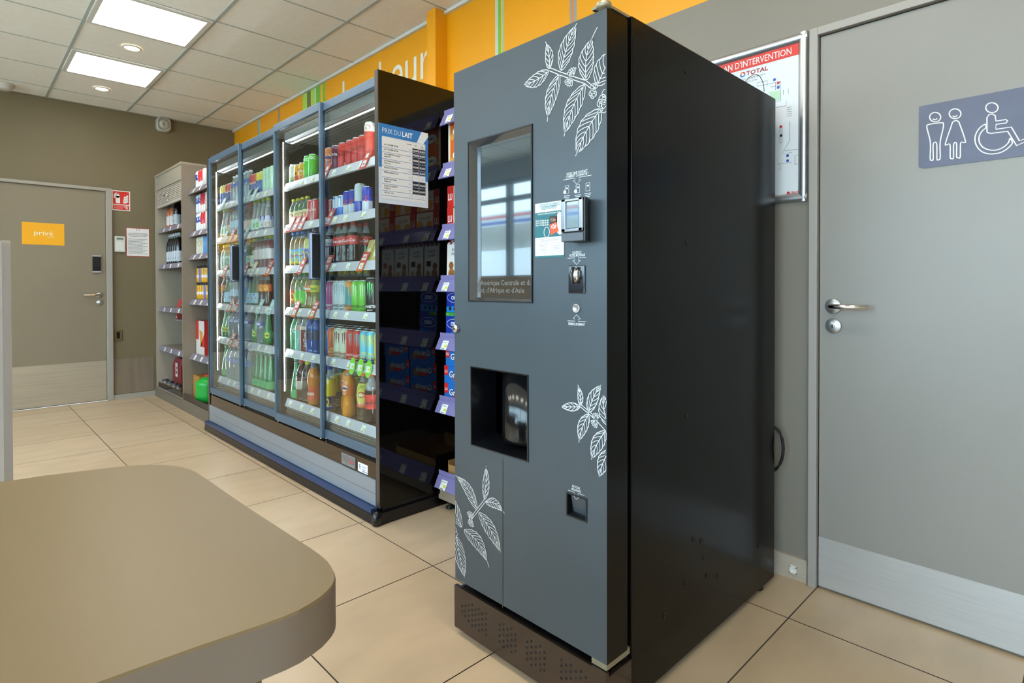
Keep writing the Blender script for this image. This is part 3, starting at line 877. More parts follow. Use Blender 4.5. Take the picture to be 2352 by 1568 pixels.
# plinth with punched vents
pl = MB(); PLM = mat('dark bronze plinth', '#544a42', .17, .8)
XP = XM - .004
pl.box(XP, XP + .012, MY0, MY1, .02, .152, PLM); pl.box(XP + .012, XB0, MY0, MY0 + .012, .02, .14, PLM); pl.box(XP + .012, XB0, MY1 - .012, MY1, .02, .14, PLM)
pl.box(XP + .012, XB0, MY0 + .012, MY1 - .012, .12, .138, mat('dusty ledge', '#171a24', .5, noise=.3, scale=60))
pl.box(XP + .02, XP + .03, MY0 + .02, MY1 - .02, 0, .02, RUBBER)
PP = plane((XP, 0, 0), (0, -1, 0), (0, 0, 1), .0008); PPr = plane((XP, 0, 0), (0, -1, 0), (0, 0, 1), .0005)
HOL = mat('punched hole', '#050505', .7); RIM = mat('pale hole rim', '#5d5a57', .3, .5)  # flat discs: black for each hole, a paler ring around it
for xs, cols in (((165, 203, 243, 285, 325, 366, 407, 450), ((478, 540), (472, 535, 598), (466, 530, 593, 655), (462, 525, 588, 650, 712), (518, 583, 645, 708), (512, 575, 640, 705, 768), (570, 635, 700, 762), (566, 630, 695, 760, 825))),
                 ((615, 660, 708, 755, 803), ((703, 765, 832, 902), (697, 760, 828, 898, 965), (757, 828, 893, 960), (753, 822, 887, 957, 1025), (818, 885, 955, 1022))),
                 ((945, 995, 1047, 1100, 1152), ((907, 975, 1045, 1115), (900, 970, 1040, 1112, 1187), (967, 1040, 1110, 1182), (963, 1040, 1107, 1180, 1252), (1033, 1107, 1180, 1250))),
                 ((1355, 1412, 1470, 1530, 1588, 1648), ((1123, 1195, 1272, 1345), (1190, 1268, 1345, 1420), (1190, 1268, 1345, 1420), (1265, 1343, 1420), (1265, 1340, 1420), (1338, 1418)))):
    for x, vs in zip(xs, cols):
        for v in vs:
            p = at_x(1030 + x / 5.227, 1300 + v / 5.227, XP)
            pl.disc(PPr, -p.y, p.z, .0042, RIM, 12); pl.disc(PP, -p.y, p.z, .0035, HOL, 12)
plo = wbuild(pl, 'plinth', vm)
for (x, y) in ((1.35, .90), (1.35, 1.36), (2.09, .872), (2.09, 1.36)):
    wbuild(MB().lathe([(0, 0), (.028, 0), (.028, .006), (.010, .012), (.010, .03), (0, .03)], RUBBER, 18, (x, y, 0)), 'foot', vm)
cpts = []
for k in range(15):
    t = -pi * .55 + 1.1 * pi * k / 14
    cpts.append(at_x(1770 + 29 * cos(t), 1030 + 52 * sin(t), 2.2))
wbuild(MB().tube([(2.172, cpts[0].y + .02, cpts[0].z)] + cpts + [(2.172, cpts[-1].y + .02, cpts[-1].z)], .0055, RUBBER, 10), 'power_cable', vm)

# ================================================================== REFRIGERATED DRINKS CABINET
FX, FY0, FY1, FZ = 1.40, 2.318, 4.80, 2.10
fg = empty('drinks_fridge', (1.8, 3.56, 0))
tag(fg, 'long four-door refrigerated drinks cabinet with slate blue door frames', 'fridge')
SLATE = mat('slate blue aluminium', '#5b7288', .36, .4)
EP = mat('black glossy end panel', '#080707', .05, spec=.4)
EDG = mat('steel edge', '#6b6a6c', .25, .8)
INN = mat('fridge liner', '#4e4d4b', .45, .2); INB = mat('perforated fridge back', '#2c2826', .5, noise=.3, scale=90)
for y0, y1 in ((FY0, FY0 + .027), (FY1 - .027, FY1)):
    ep = MB().box(FX + .004, 2.25, y0, y1, .075, FZ, EP)
    ep.box(FX, FX + .004, y0, y1, .075, FZ, EDG)
    wbuild(ep, 'end_panel', fg)
wbuild(MB().box(FX + .06, 2.2, FY0 + .027, FY1 - .027, FZ - .05, FZ - .005, INN), 'top_panel', fg)
wbuild(MB().box(2.12, 2.2, FY0 + .027, FY1 - .027, .2, FZ - .05, INB), 'back_panel', fg)
BMP = mat('black bumper', '#0f1116', .25)
bp_ = MB().prism([(1.372, .004), (2.2, .004), (2.2, .055), (1.395, .055), (1.378, .045)], 'y', FY0 - .012, FY1 + .012, BMP)
bp_.box(1.368, 1.40, FY0 + .02, FY1 - .01, .055, .075, mat('blue bumper sheen', '#26406e', .3, .3))  # bluish reflection on the black lip, painted as a blue strip
bp_.lathe([(0, .004), (.022, .004), (.024, .03), (.020, .062), (0, .066)], BMP, 16, (1.388, FY0 + .002, 0))
bp_.box(1.42, 2.2, FY0 + .004, FY1 - .004, .055, .075, BLK)
bp_.box(1.41, 2.2, FY0 + .02, FY1 - .02, 0, .006, BLK)
wbuild(bp_, 'bumper', fg)
wbuild(MB().box(FX - .002, FX + .012, FY0 + .03, FY1 - .03, .078, .198, mat('grey kick panel', '#8f959d', .4, .25)).box(FX - .0025, FX - .002, FY0 + .03, FY1 - .03, .135, .1362, BLK), 'kick_panel', fg)
wbuild(MB().box(FX + .006, FX + .03, FY0 + .027, FY1 - .027, .198, .276, mat('dark bronze band', '#5d5145', .09, .75)), 'control_band', fg)
wbuild(MB().box(FX + .03, FX + .06, FY0 + .027, FY1 - .027, .2, .3, BLK), 'door_track', fg)
a, b = at_x(786, 1045, FX + .005), at_x(817, 1082, FX + .005)
ct = MB().box(FX + .001, FX + .006, b.y, a.y, .207, .262, mat('control face', '#8b8f93', .3, .4)).box(FX, FX + .001, b.y + .012, a.y - .012, .222, .255, mat('control display', '#6f6a6a', .1))
ct.rect(plane((FX - .0005, 0, 0), (0, -1, 0), (0, 0, 1)), -b.y - .05, -b.y - .016, .228, .24, flat('#b54a48'))
wbuild(ct, 'control_display', fg)
a, b = at_x(823, 1070, FX + .005), at_x(845, 1090, FX + .005)
lb = MB().box(FX + .003, FX + .006, b.y, a.y, .205, .248, WHITE)
PB = plane((FX + .0025, a.y, .205), (0, -1, 0), (0, 0, 1)); BLU = flat('#2a4f9c')
lb.ribbon(PB, [(.022 + .011 * cos(t), .026 + .011 * sin(t)) for t in [RAD(60) + RAD(250) * i / 12 for i in range(13)]], .003, BLU); lb.rect(PB, .01, .03, .024, .028, BLU)
lb.text(PB, 'Bonnet', .042, .027, .013, BLU, maxw=.05); lb.text(PB, 'Névé', .042, .013, .013, BLU); lb.rect(PB, .042, .09, .006, .009, BLU)
wbuild(lb, 'maker_badge', fg)
# mid mullion, lights
wbuild(MB().box(FX + .046, FX + .09, 3.505, 3.545, .3, FZ - .05, mat('dark mullion', '#2e2a27', .35, .3)), 'mullion', fg)
STRIP = mat('fridge led', '#ffffff', .4, emit='#f4f8ff', es=110.)
wbuild(MB().box(FX + .058, FX + .061, FY1 - .028, FY1 - .027, .46, 1.99, STRIP), 'led_strip', fg)
wbuild(MB().box(FX + .054, FX + .057, 3.545, 3.546, .46, 1.99, STRIP), 'led_strip', fg)
wbuild(MB().box(FX + .054, FX + .057, 3.504, 3.505, .46, 1.99, STRIP), 'led_strip', fg)
wbuild(MB().box(FX + .058, FX + .061, FY0 + .027, FY0 + .028, .46, 1.99, STRIP), 'led_strip', fg)
for y0, y1 in ((FY0 + .04, 3.495), (3.555, FY1 - .04)):
    cn2 = MB().prism([(FX + .06, 2.045), (FX + .06, 1.995), (FX + .08, 1.985), (FX + .2, 1.985), (FX + .2, 2.045)], 'y', y0, y1, mat('canopy grey', '#9b9c9c', .35, .5))
    for k in range(3):
        for j in range(int((y1 - y0) / .018)):
            yy = y0 + .009 + j * .018
            cn2.box(FX + .115 + .03 * k, FX + .135 + .03 * k, yy - .005, yy + .005, 1.9835, 1.985, mat('honeycomb dark', '#26282a', .5))
    wbuild(cn2, 'air_canopy', fg)
    wbuild(MB().box(FX + .092, FX + .104, y0 + .01, y1 - .01, 1.9846, 1.986, mat('fridge top led', '#ffffff', .4, emit='#f4f8ff', es=6.)), 'led_strip', fg)
    # return-air louvre under the lowest rail
    lv = MB(); LVM = mat('louvre', '#97928a', .35, .4)
    lv.quad((1.475, y0, .375), (1.475, y1, .375), (1.455, y1, .296), (1.455, y0, .296), mat('louvre back', '#5a554e', .5))
    for k in range(6):
        z = .300 + .0115 * k; x = 1.448 + .0028 * k
        lv.box(x, x + .010, y0, y1, z, z + .005, LVM)
    wbuild(lv, 'return_air_louvre', fg)
# doors
GLASS = clear('door glass', '#f4f9f8', 0, rough=.0, refl=1.25)
doors = [(2.345, 2.940, FX + .023), (2.904, 3.530, FX + .004), (3.524, 4.156, FX + .023), (4.120, 4.772, FX + .004)]
for k, (y0, y1, x) in enumerate(doors):
    f = MB(); w, zt, zb2 = .019, .044, .046
    z0, z1 = .288, 2.088
    f.box(x, x + .018, y0, y0 + w, z0, z1, SLATE); f.box(x, x + .018, y1 - w, y1, z0, z1, SLATE)
    f.box(x, x + .018, y0 + w, y1 - w, z1 - zt, z1, SLATE); f.box(x, x + .018, y0 + w, y1 - w, z0, z0 + zb2, SLATE)
    fo = wbuild(f, 'door', fg, .002)
    MB().box(x + .006, x + .011, y0 + w, y1 - w, z0 + zb2, z1 - zt, GLASS).build('glass_pane', fo)
    if k in (1, 3):
        h = MB(); yc = y0 + .028
        HN = mat('handle slate', '#8793b0', .3, .4)
        pr = [(x - .002, yc - .02), (x - .002, yc + .02), (x - .03, yc + .026), (x - .045, yc + .018), (x - .05, yc), (x - .045, yc - .018), (x - .03, yc - .026)]
        h.prism(pr, 'z', 1.146, 1.386, HN, True)
        h.prism([(p[0] - .002 * 0, p[1]) for p in pr], 'z', 1.386, 1.392, BLK); h.prism(pr, 'z', 1.14, 1.146, BLK)
        h.box(x - .046, x - .004, yc - .0275, yc - .019, 1.15, 1.382, BLK)
        h.build('handle', fo, .002)
    for q in (y0 + .03, y1 - .03):
        MB().lathe([(0, -.006), (.006, -.006), (.006, .006), (0, .006)], CHROME, 10, (x + .011, q, z0 - .005), 'y').build('roller', fo)
# shelves
SHZ = [1.727, 1.474, 1.222, .967, .711, .407]
SHM = mat('fridge shelf', '#3a3735', .4, .4); RAILM = mat('clear price rail', '#c6c5cf', .25, spec=.6); TAGM = mat('price tag white', '#eef0ee', .5); TAGY = mat('price tag yellow', '#d8dc3c', .5)
XS = 1.466
halves = ((FY0 + .035, 3.50), (3.55, FY1 - .035))
rails = {}
for hi, (y0, y1) in enumerate(halves):
    for si_, z in enumerate(SHZ):
        deck = si_ == 5
        xf_ = XS
        s_ = MB().box(xf_ + .006, 2.11, y0, y1, z - .018, z, SHM)
        wbuild(s_, 'deck' if deck else 'shelf', fg)
        tl_ = .012
        r = MB().prism([(xf_ - tl_, z - .034), (xf_ - tl_ + .004, z - .034), (xf_ + .008, z + .010), (xf_ + .004, z + .010)], 'y', y0, y1, RAILM)
        r.box(xf_ - tl_ - .001, xf_ + .006, y0, y1, z - .037, z - .034, mat('rail lip', '#e6e6e8', .3))
        rails[(hi, si_)] = (wbuild(r, 'price_rail', fg), xf_, z, tl_)
tag_rng = random.Random(3)
for (hi, si_), (ro, xf_, z, tl_) in rails.items():
    y0, y1 = halves[hi]
    n = 8
    for k in range(n):
        yc = y0 + (y1 - y0) * (k + .5 + tag_rng.uniform(-.2, .2)) / n
        if hi == 0 and yc < 2.52: continue
        Pt = plane((xf_ - tl_ - .0015, yc + .019, z - .031), (0, -1, 0), (tl_ + .006, 0, .044))
        MB().rect(Pt, 0, .038, 0, .036, TAGM).rect(plane((xf_ - tl_ - .0020, yc + .019, z - .031), (0, -1, 0), (tl_ + .006, 0, .044)), .017, .035, .010, .020, TAGY).rect(plane((xf_ - tl_ - .0020, yc + .019, z - .031), (0, -1, 0), (tl_ + .006, 0, .044)), .004, .028, .003, .006, BLACKP).build('price_tag', ro)
#PART3
# ================================================================== BISCUIT SHELVING between fridge and machine
PUR = clear('violet clear rail', '#b8b2e2', .6, '#a29cd2', .15)
gb = empty('biscuit_shelving', (2.0, 1.88, 0))
tag(gb, 'black biscuit shelving with violet price rails between the fridge and the coffee machine', 'shelving')
GBK = mat('black shelf steel', '#161514', .35, .2); GBE = mat('beige steel base', '#a3917c', .4, .1)
GY0, GY1 = 1.462, 2.300
gz = [1.955, 1.690, 1.385, 1.130, .845, .533, .16]
wbuild(MB().box(2.2, 2.24, GY0, GY1, .05, 2.02, GBK), 'back_panel', gb)
gxs = [1.765, 1.755, 1.75, 1.74, 1.735, 1.73, 1.725]


def gon_rail(root, x, y0, y1, z, tags, m=None, drop=.052, lip=True):
    r = MB().prism([(x - .026, z - drop), (x - .022, z - drop - .003), (x + .004, z + .002), (x, z + .004)], 'y', y0, y1, m or PUR)
    if lip: r.box(x + .004, x + .007, y0, y1, z, z + .028, m or PUR)
    ro = wbuild(r, 'price_rail', root)
    for yc in tags:
        O = (x - .0285, yc + .022, z - drop + .002)
        V = (.026, 0, drop + .003)
        t = MB().rect(plane(O, (0, -1, 0), V), 0, .046, 0, .046, TAGM).rect(plane(O, (0, -1, 0), V, .0006), .022, .043, .012, .024, TAGY).rect(plane(O, (0, -1, 0), V, .0006), .005, .03, .003, .006, BLACKP)
        t.rect(plane(O, (0, -1, 0), V, .0006), .005, .035, .036, .038, BLACKP)
        t.build('price_tag', ro)
    return ro


for z, x in zip(gz, gxs):
    if z > .3:
        s_ = MB().box(x + .004, 2.2, GY0 + .004, GY1 - .004, z - .022, z, GBK)
        s_.prism([(x + .02, z - .06), (2.2, z - .09), (2.2, z - .022), (x + .02, z - .022)], 'y', GY1 - .010, GY1 - .006, GBK)
        wbuild(s_, 'shelf', gb)
    gon_rail(gb, x, GY0, GY1, z, (2.235, 2.05, 1.80, 1.6))
wbuild(MB().box(1.727, 2.2, GY0, GY1, .045, .135, GBE).box(1.727, 2.2, GY0, GY1, .135, .158, GBE).box(1.722, 1.728, GY1 - .012, GY1 - .006, .07, .11, BLK), 'base', gb)
for y in (GY0 + .06, GY1 - .05):
    for x in (1.76, 2.15):
        wbuild(MB().lathe([(0, 0), (.022, 0), (.022, .008), (.009, .014), (.009, .046), (0, .046)], RUBBER, 14, (x, y, 0)), 'foot', gb)

BRN = {}


def front(x, y, z, w, h):
    """label plane on the shopper's side of a box, origin at its lower corner"""
    return [plane((x - .0006 * k, y + w / 2, z), (0, -1, 0), (0, 0, 1)) for k in (1, 2, 3, 4)]


def box_pack(name, x, y, z, w, d, h, deco, side):
    mb = MB().box(x, x + d, y - w / 2, y + w / 2, z, z + h, side)
    deco(mb, front(x, y, z, w, h), w, h)
    return mb.build(name)


def d_oreo(big):
    def f(mb, P, w, h):
        B, LB = flat('#12309a'), flat('#1f86d8')
        mb.rect(P[0], 0, w, 0, h, B); mb.rect(P[0], 0, w, 0, h * .001, B)
        mb.add([P[1](0, 0), P[1](w, 0), P[1](w, h * .30), P[1](0, h * .2)], [(0, 1, 2, 3)], LB)
        mb.disc(P[1], w * .5, h * .56, h * .2, WHITE, 22, w * .46); mb.disc(P[2], w * .5, h * .56, h * .185, B, 22, w * .44)
        mb.text(P[3], 'OREO', w * .5, h * .49, h * .2, WHITE, 'c', bold=.03, maxw=w * .8)
        for k in range(3): mb.disc(P[2], w * (.2 + .25 * k), h * .14, h * .085, flat('#1d1512'), 14)
        mb.rect(P[1], 0, w * .45, h * .86, h, flat('#e7c25a') if big else flat('#3c9a3a'))
        mb.text(P[2], 'BOX', w * .05, h * .9, h * .06, WHITE)
    return f


def d_granola(mb, P, w, h):
    mb.rect(P[0], 0, w, 0, h, flat('#1f6fc4')); mb.rect(P[1], 0, w * .13, h * .45, h, flat('#d8262a')); mb.text(P[2], 'LU', w * .02, h * .6, h * .22, WHITE, bold=.03, maxw=w * .09)
    mb.disc(P[1], w * .78, h * .3, h * .26, flat('#b07838'), 16); mb.disc(P[1], w * .5, h * .3, h * .16, flat('#cf2f2a'), 16, w * .2)
    mb.text(P[2], 'Granola', w * .17, h * .36, h * .5, flat('#3a2418'), bold=.05, maxw=w * .8, shear=.1); mb.text(P[3], 'Granola', w * .17, h * .37, h * .5, WHITE, bold=.015, maxw=w * .79, shear=.1)


def d_lu(mb, P, w, h):
    mb.rect(P[0], 0, w, 0, h, flat('#c5281f')); mb.text(P[1], 'LU', w * .04, h * .35, h * .42, WHITE, bold=.02, maxw=w * .16)
    mb.rect(P[1], w * .26, w, h * .04, h * .96, flat('#e8ddc8')); mb.disc(P[2], w * .42, h * .3, h * .25, flat('#e39a2c')); mb.disc(P[2], w * .86, h * .32, h * .28, flat('#e39a2c'))
    mb.text(P[2], 'Paille d\'Or', w * .62, h * .62, h * .22, flat('#b3282a'), 'c', maxw=w * .5, shear=.15)


def d_stm(mb, P, w, h):
    mb.rect(P[0], 0, w, 0, h, flat('#d9681c')); mb.rect(P[1], 0, w * .1, 0, h, flat('#e9dcc6'))
    for zc in (.66, .17):
        mb.disc(P[1], w * .56, h * (zc + .1), h * .1, WHITE, 20, w * .34); mb.text(P[2], 'St Michel', w * .57, h * (zc + .07), h * .085, flat('#16306e'), 'c', bold=.02, maxw=w * .58)
        mb.disc(P[1], w * .2, h * zc, h * .07, flat('#e0a048')); mb.disc(P[1], w * .88, h * zc, h * .08, flat('#e0a048')); mb.disc(P[2], w * .6, h * (zc + .19), h * .02, flat('#c8262a'))


def bag(name, x, y, z, w, d, h, pic):
    """white paper cookie bag with a folded gingham top"""
    W_, R_ = flat('#e4e1da', .6), flat('#b5232b')
    mb = MB()
    mb.prism([(x, z), (x + d, z), (x + d * .9, z + h * .8), (x + d * .5, z + h), (x + d * .46, z + h), (x + d * .06, z + h * .8)], 'y', y - w / 2, y + w / 2, W_)
    P = [plane((x - .0006 * k, y + w / 2, z), (0, -1, 0), (d * .06, 0, h * .8)) for k in (1, 2, 3)]
    q = h * .8
    mb.text(P[0], 'Bonne', w * .5, q * .82, h * .09, BLACKP, 'c', shear=.2, maxw=w * .7); mb.text(P[0], 'Maman', w * .5, q * .70, h * .09, BLACKP, 'c', shear=.2, maxw=w * .7)
    mb.rect(P[0], w * .55, w * .85, q * .42, q * .58, flat(pic)); mb.disc(P[0], w * .3, q * .2, w * .2, flat('#a8713c'), 14); mb.disc(P[0], w * .28, q * .42, w * .15, flat('#8c5a2e'), 12); mb.disc(P[0], w * .75, q * .2, w * .15, flat('#b98d58'), 14)
    for k in range(6): mb.disc(P[1], w * (.2 + .04 * k), q * (.14 + .05 * (k % 3)), w * .025, flat('#33201a'), 6)
    V = Vector((d * .4, 0, h * .2)); L = V.length
    T0 = [plane((x + d * .06 - .0005 * k, y + w / 2, z + h * .8 + .0005 * k), (0, -1, 0), V) for k in (1, 2)]
    mb.rect(T0[0], 0, w, 0, L, R_)
    for i in range(7):
        for j in range(4):
            if (i + j) % 2 == 0: mb.rect(T0[1], w * i / 7, w * (i + 1) / 7, L * j / 4, L * (j + 1) / 4, WHITE)
    return mb.build(name)


ORD = ['first', 'second', 'third', 'fourth', 'fifth', 'sixth', 'seventh', 'eighth', 'ninth', 'tenth', 'eleventh', 'twelfth']
yb = 2.286
for i in range(4):
    w = .155
    o = box_pack('biscuit_box', 1.785, yb - w / 2 - i * (w + .006), gz[1] + .001, w, .14, .235, d_stm, flat('#d3641b'))
    tag(o, 'orange biscuit packet with two white logo ovals, %s from the fridge' % ORD[i], 'biscuit packet', 'orange biscuit packets on the black shelving')
for i in range(3):
    for k in range(2):
        w = .20
        o = box_pack('biscuit_box', 1.775 + .002 * k, yb - w / 2 - i * (w + .008), gz[2] + .001 + k * .109, w, .13, .108, d_lu, flat('#bf261e'))
        tag(o, 'red biscuit box, %s of its stack, %s stack from the fridge' % (('lower', 'upper')[k], ORD[i]), 'biscuit box', 'red biscuit boxes on the black shelving')
for i in range(4):
    w = .128
    o = bag('cookie_bag', 1.77, yb - w / 2 - i * (w + .012), gz[3] + .001, w, .085, .226, ('#3a2418', '#3a2418', '#4a3020', '#b5402a')[i])
    tag(o, 'white cookie bag with red gingham top, %s from the fridge' % ORD[i], 'cookie bag', 'cookie bags on the black shelving')
for k in range(2):
    o = box_pack('cookie_box', 1.762 + .004 * k, yb - .06 - .02, gz[4] + .001 + k * .129, .15, .13, .128, d_oreo(k == 1), flat('#10298a'))
    tag(o, 'blue sandwich cookie box, %s of the stack beside the fridge' % ('lower', 'upper')[k], 'cookie box', 'blue cookie boxes on the black shelving')
for i in range(2):
    for k in range(3):
        w = .235
        o = box_pack('biscuit_box', 1.755, yb - w / 2 - i * (w + .01) - (.012 if k == 2 else 0), gz[5] + .001 + k * .088, w, .12, .087, d_granola, flat('#1c66b8'))
        tag(o, 'blue chocolate biscuit box, %s of three, %s stack from the fridge' % (('lowest', 'middle', 'top')[k], ORD[i]), 'biscuit box', 'blue biscuit boxes on the black shelving')
cb = MB(); KR = mat('kraft card', '#b0854f', .7)
cb.box(1.76, 2.1, 1.9, 1.904, .161, .235, KR).box(1.76, 2.1, 2.26, 2.264, .161, .235, KR).box(1.76, 1.764, 1.904, 2.26, .161, .215, KR).box(2.096, 2.1, 1.904, 2.26, .161, .235, KR).box(1.764, 2.096, 1.904, 2.26, .161, .164, KR)
tag(cb.build('cardboard_tray'), 'open brown cardboard tray on the beige base of the biscuit shelving', 'tray')

# ================================================================== PRICE POSTER ON THE FRIDGE END PANEL
a, b = at_y(869, 281, FY0), at_y(983, 478, FY0)
WP, HP = b.x - a.x, a.z - b.z
ps = MB()
Q = [plane((a.x, FY0 - .0018 - .0004 * k, b.z), (1, 0, 0), (0, 0, 1)) for k in range(5)]
ps.box(a.x, b.x, FY0 - .0014, FY0 - .0003, b.z, a.z, mat('poster paper', '#c9d3dc', .35))
PBL = mat('poster blue', '#2a78b8', .4)
ps.rect(Q[0], 0, WP, HP * .845, HP, PBL); ps.rect(Q[0], 0, WP * .07, HP * .45, HP * .845, PBL); ps.rect(Q[0], WP * .93, WP, HP * .35, HP * .845, PBL)
ps.add([Q[1](WP * .76, HP * .845), Q[1](WP * .86, HP * 1.0), Q[1](WP, HP * 1.0), Q[1](WP, HP * .95), Q[1](WP * .9, HP * .845)], [(0, 1, 2, 3, 4)], mat('poster pale', '#dfe4e6', .4))
ps.text(Q[1], 'PRIX DU', WP * .07, HP * .885, HP * .092, WHITE, bold=-.015, maxw=WP * .36); ps.text(Q[1], 'LAIT', WP * .46, HP * .885, HP * .092, WHITE, bold=.025, maxw=WP * .21)
ps.rect(Q[1], WP * .06, WP * .94, HP * .06, HP * .835, mat('table paper', '#dcdcd8', .5))
DK = flat('#2d2f33'); HDR = HP * .775
for s, x in (('VOLUME', .6), ('PRIX', .74), ('PRIX', .87)): ps.text(Q[2], s, WP * x, HP * .795, HP * .018, DK, 'c', bold=.02)
ps.text(Q[2], 'AU LITRE', WP * .87, HP * .775, HP * .014, DK, 'c', bold=.02)
rows = [('LAIT 1/2 ÉCRÉMÉ NATURE', '0,5 L', '00,00€'), ('LAIT 1/2 ÉCRÉMÉ NATURE', '1 L', '00,00€'), ('LAIT AROMATISÉ CHOCOLAT|CANDY UP', '0,5 L', '00,00€'), ('LAIT AROMATISÉ CHOCOLAT|CANDY UP', '1 L', '00,00€'), ('BOISSON LACTÉE SWISS', '0,25 L', '00,00€'), ('  ESPRESSO MONSTER  25CL', '0,25 L', None), ('BOISSON DISCOVERIES|STARBUCKS', '0,25 L', '00,00€'), ('BOISSON DOUBLESHOT|STARBUCKS', '0,25 L', '00,00€'), ('     CACOLAC   25CL', '0,25 L', None)]
hts = [.06, .06, .085, .085, .06, .085, .085, .085, .06]; zc = .765
for (s, v, pr_), hh in zip(rows, hts):
    z1 = zc; z0 = zc - hh; zc = z0
    ps.rect(Q[2], WP * .06, WP * .94, HP * z0 - .0008, HP * z0 + .0008, flat('#4a78b0'))
    for i, ln in enumerate(s.split('|')): ps.text(Q[2], ln, WP * .1, HP * (z1 - .032 - .03 * i), HP * .026, DK, bold=.015, maxw=WP * .4, sx=.7)
    ps.text(Q[2], v, WP * .62, HP * ((z0 + z1) / 2 - .01), HP * .02, GREYP, 'c')
    if pr_:
        for x0, x1 in ((.67, .8), (.81, .94)):
            ps.rect(Q[2], WP * x0, WP * x1, HP * z0 + .0016, HP * z1 - .0012, flat('#191a1c')); ps.text(Q[3], pr_, WP * (x0 + x1) / 2, HP * ((z0 + z1) / 2 - .014), HP * .034, WHITE, 'c', bold=.02, maxw=WP * .115)
    else:
        ps.text(Q[3], '2,95', WP * .735, HP * ((z0 + z1) / 2 - .008), HP * .017, DK, 'c'); ps.text(Q[3], '11,80', WP * .875, HP * ((z0 + z1) / 2 - .008), HP * .017, DK, 'c')
for x in (.665, .805): ps.rect(Q[3], WP * x, WP * x + .001, HP * .1, HP * .765, flat('#4a78b0'))
tag(ps.build('price_poster'), 'blue and white milk price list poster on the black fridge end panel', 'poster')
# small red card standing low on the shelving, seen mirrored in the panel
# ================================================================== FAR SHELVING
CX0, CY_0, CY_1 = 1.469, 5.765, 6.70
cbn = empty('roller_shutter_cabinet', (1.87, 6.23, 0))
tag(cbn, 'tall taupe cabinet with a half-open roller shutter in the far corner', 'cabinet')
CT = mat('taupe laminate', '#8a7f70', .45, noise=.03, scale=2); CL = mat('light taupe laminate', '#a09888', .42)
wbuild(MB().box(CX0, 2.255, CY_0 - .018, CY_0, .09, 2.21, CT), 'side_panel', cbn)
wbuild(MB().box(CX0, 2.255, CY_1 - .03, CY_1, .09, 2.21, CL), 'side_panel', cbn)
wbuild(MB().box(2.235, 2.255, CY_0, CY_1 - .03, .09, 2.2, CT), 'back_panel', cbn)
wbuild(MB().box(CX0 - .004, 2.255, CY_0 - .018, CY_1, 2.21, 2.228, CL), 'top_panel', cbn)
wbuild(MB().box(CX0 + .002, CX0 + .03, CY_0, CY_1 - .03, 2.075, 2.21, CL), 'fascia', cbn)
sh = MB(); SHU = mat('shutter slat', '#b4aca0', .4)
for k in range(9):
    z = 2.072 - k * .0165
    sh.box(CX0 + .012, CX0 + .024, CY_0 + .012, CY_1 - .042, z - .0125, z, SHU)
sh.box(CX0 + .024, CX0 + .028, CY_0 + .012, CY_1 - .042, 1.92, 2.072, mat('shutter groove shade', '#5f594f', .6))  # dark backing sheet paints the shade between the slats
sh.box(CX0 + .008, CX0 + .028, CY_0 + .012, CY_1 - .042, 1.895, 1.922, SHU)
sho = wbuild(sh, 'roller_shutter', cbn)
q = at_x(382, 449, CX0)
MB().tube([(CX0 + .012, q.y + .05, q.z), (CX0 - .012, q.y + .045, q.z), (CX0 - .012, q.y - .045, q.z), (CX0 + .012, q.y - .05, q.z)], .006, CHROME, 8).build('handle', sho)
q = at_x(383, 460, CX0)
MB().lathe([(0, .01), (.012, .01), (.012, -.006), (0, -.006)], CHROME, 14, (CX0 + .004, q.y, q.z), 'x').build('shutter_lock', sho)
GRL = mat('grey violet rail', '#7d7688', .3)


def flat_rail(root, x, y0, y1, z, tags, hgt=.045, m=None):
    r = MB().prism([(x - .014, z - hgt), (x - .010, z - hgt), (x + .004, z + .003), (x, z + .003)], 'y', y0, y1, m or GRL)
    ro = wbuild(r, 'price_rail', root)
    for yc in tags:
        MB().rect(plane((x - .0155, yc + .022, z - hgt + .003), (0, -1, 0), (.014, 0, hgt + .003)), 0, .044, 0, hgt - .008, TAGM).rect(plane((x - .0155, yc + .022, z - hgt + .003), (0, -1, 0), (.014, 0, hgt + .003), .0006), .02, .04, .010, .02, TAGY).build('price_tag', ro)


c1z = []
for v, dx in ((526, .03), (608, .03), (704, .03), (793, .03)):
    z = at_x(369.6, v, CX0 + dx).z; c1z.append(z)
for z in c1z:
    wbuild(MB().box(CX0 + .034, 2.235, CY_0 + .002, CY_1 - .032, z - .02, z, CT), 'shelf', cbn)
    flat_rail(cbn, CX0 + .03, CY_0 + .004, CY_1 - .034, z, (6.45, 6.22, 5.95))
wbuild(MB().box(CX0 - .012, 2.255, CY_0 - .018, CY_1, .0, .086, mat('taupe plinth', '#6e6355', .5)).box(CX0 + .0, 2.25, CY_0, CY_1 - .03, .087, .1, CT), 'plinth', cbn)
# small hanging half shelf
zs = at_x(388, 731, CX0 + .14).z
wbuild(MB().box(CX0 + .14, 2.235, CY_0 + .002, 6.60, zs - .012, zs, mat('pale metal shelf', '#9c98a0', .35, .4)), 'small_shelf', cbn)
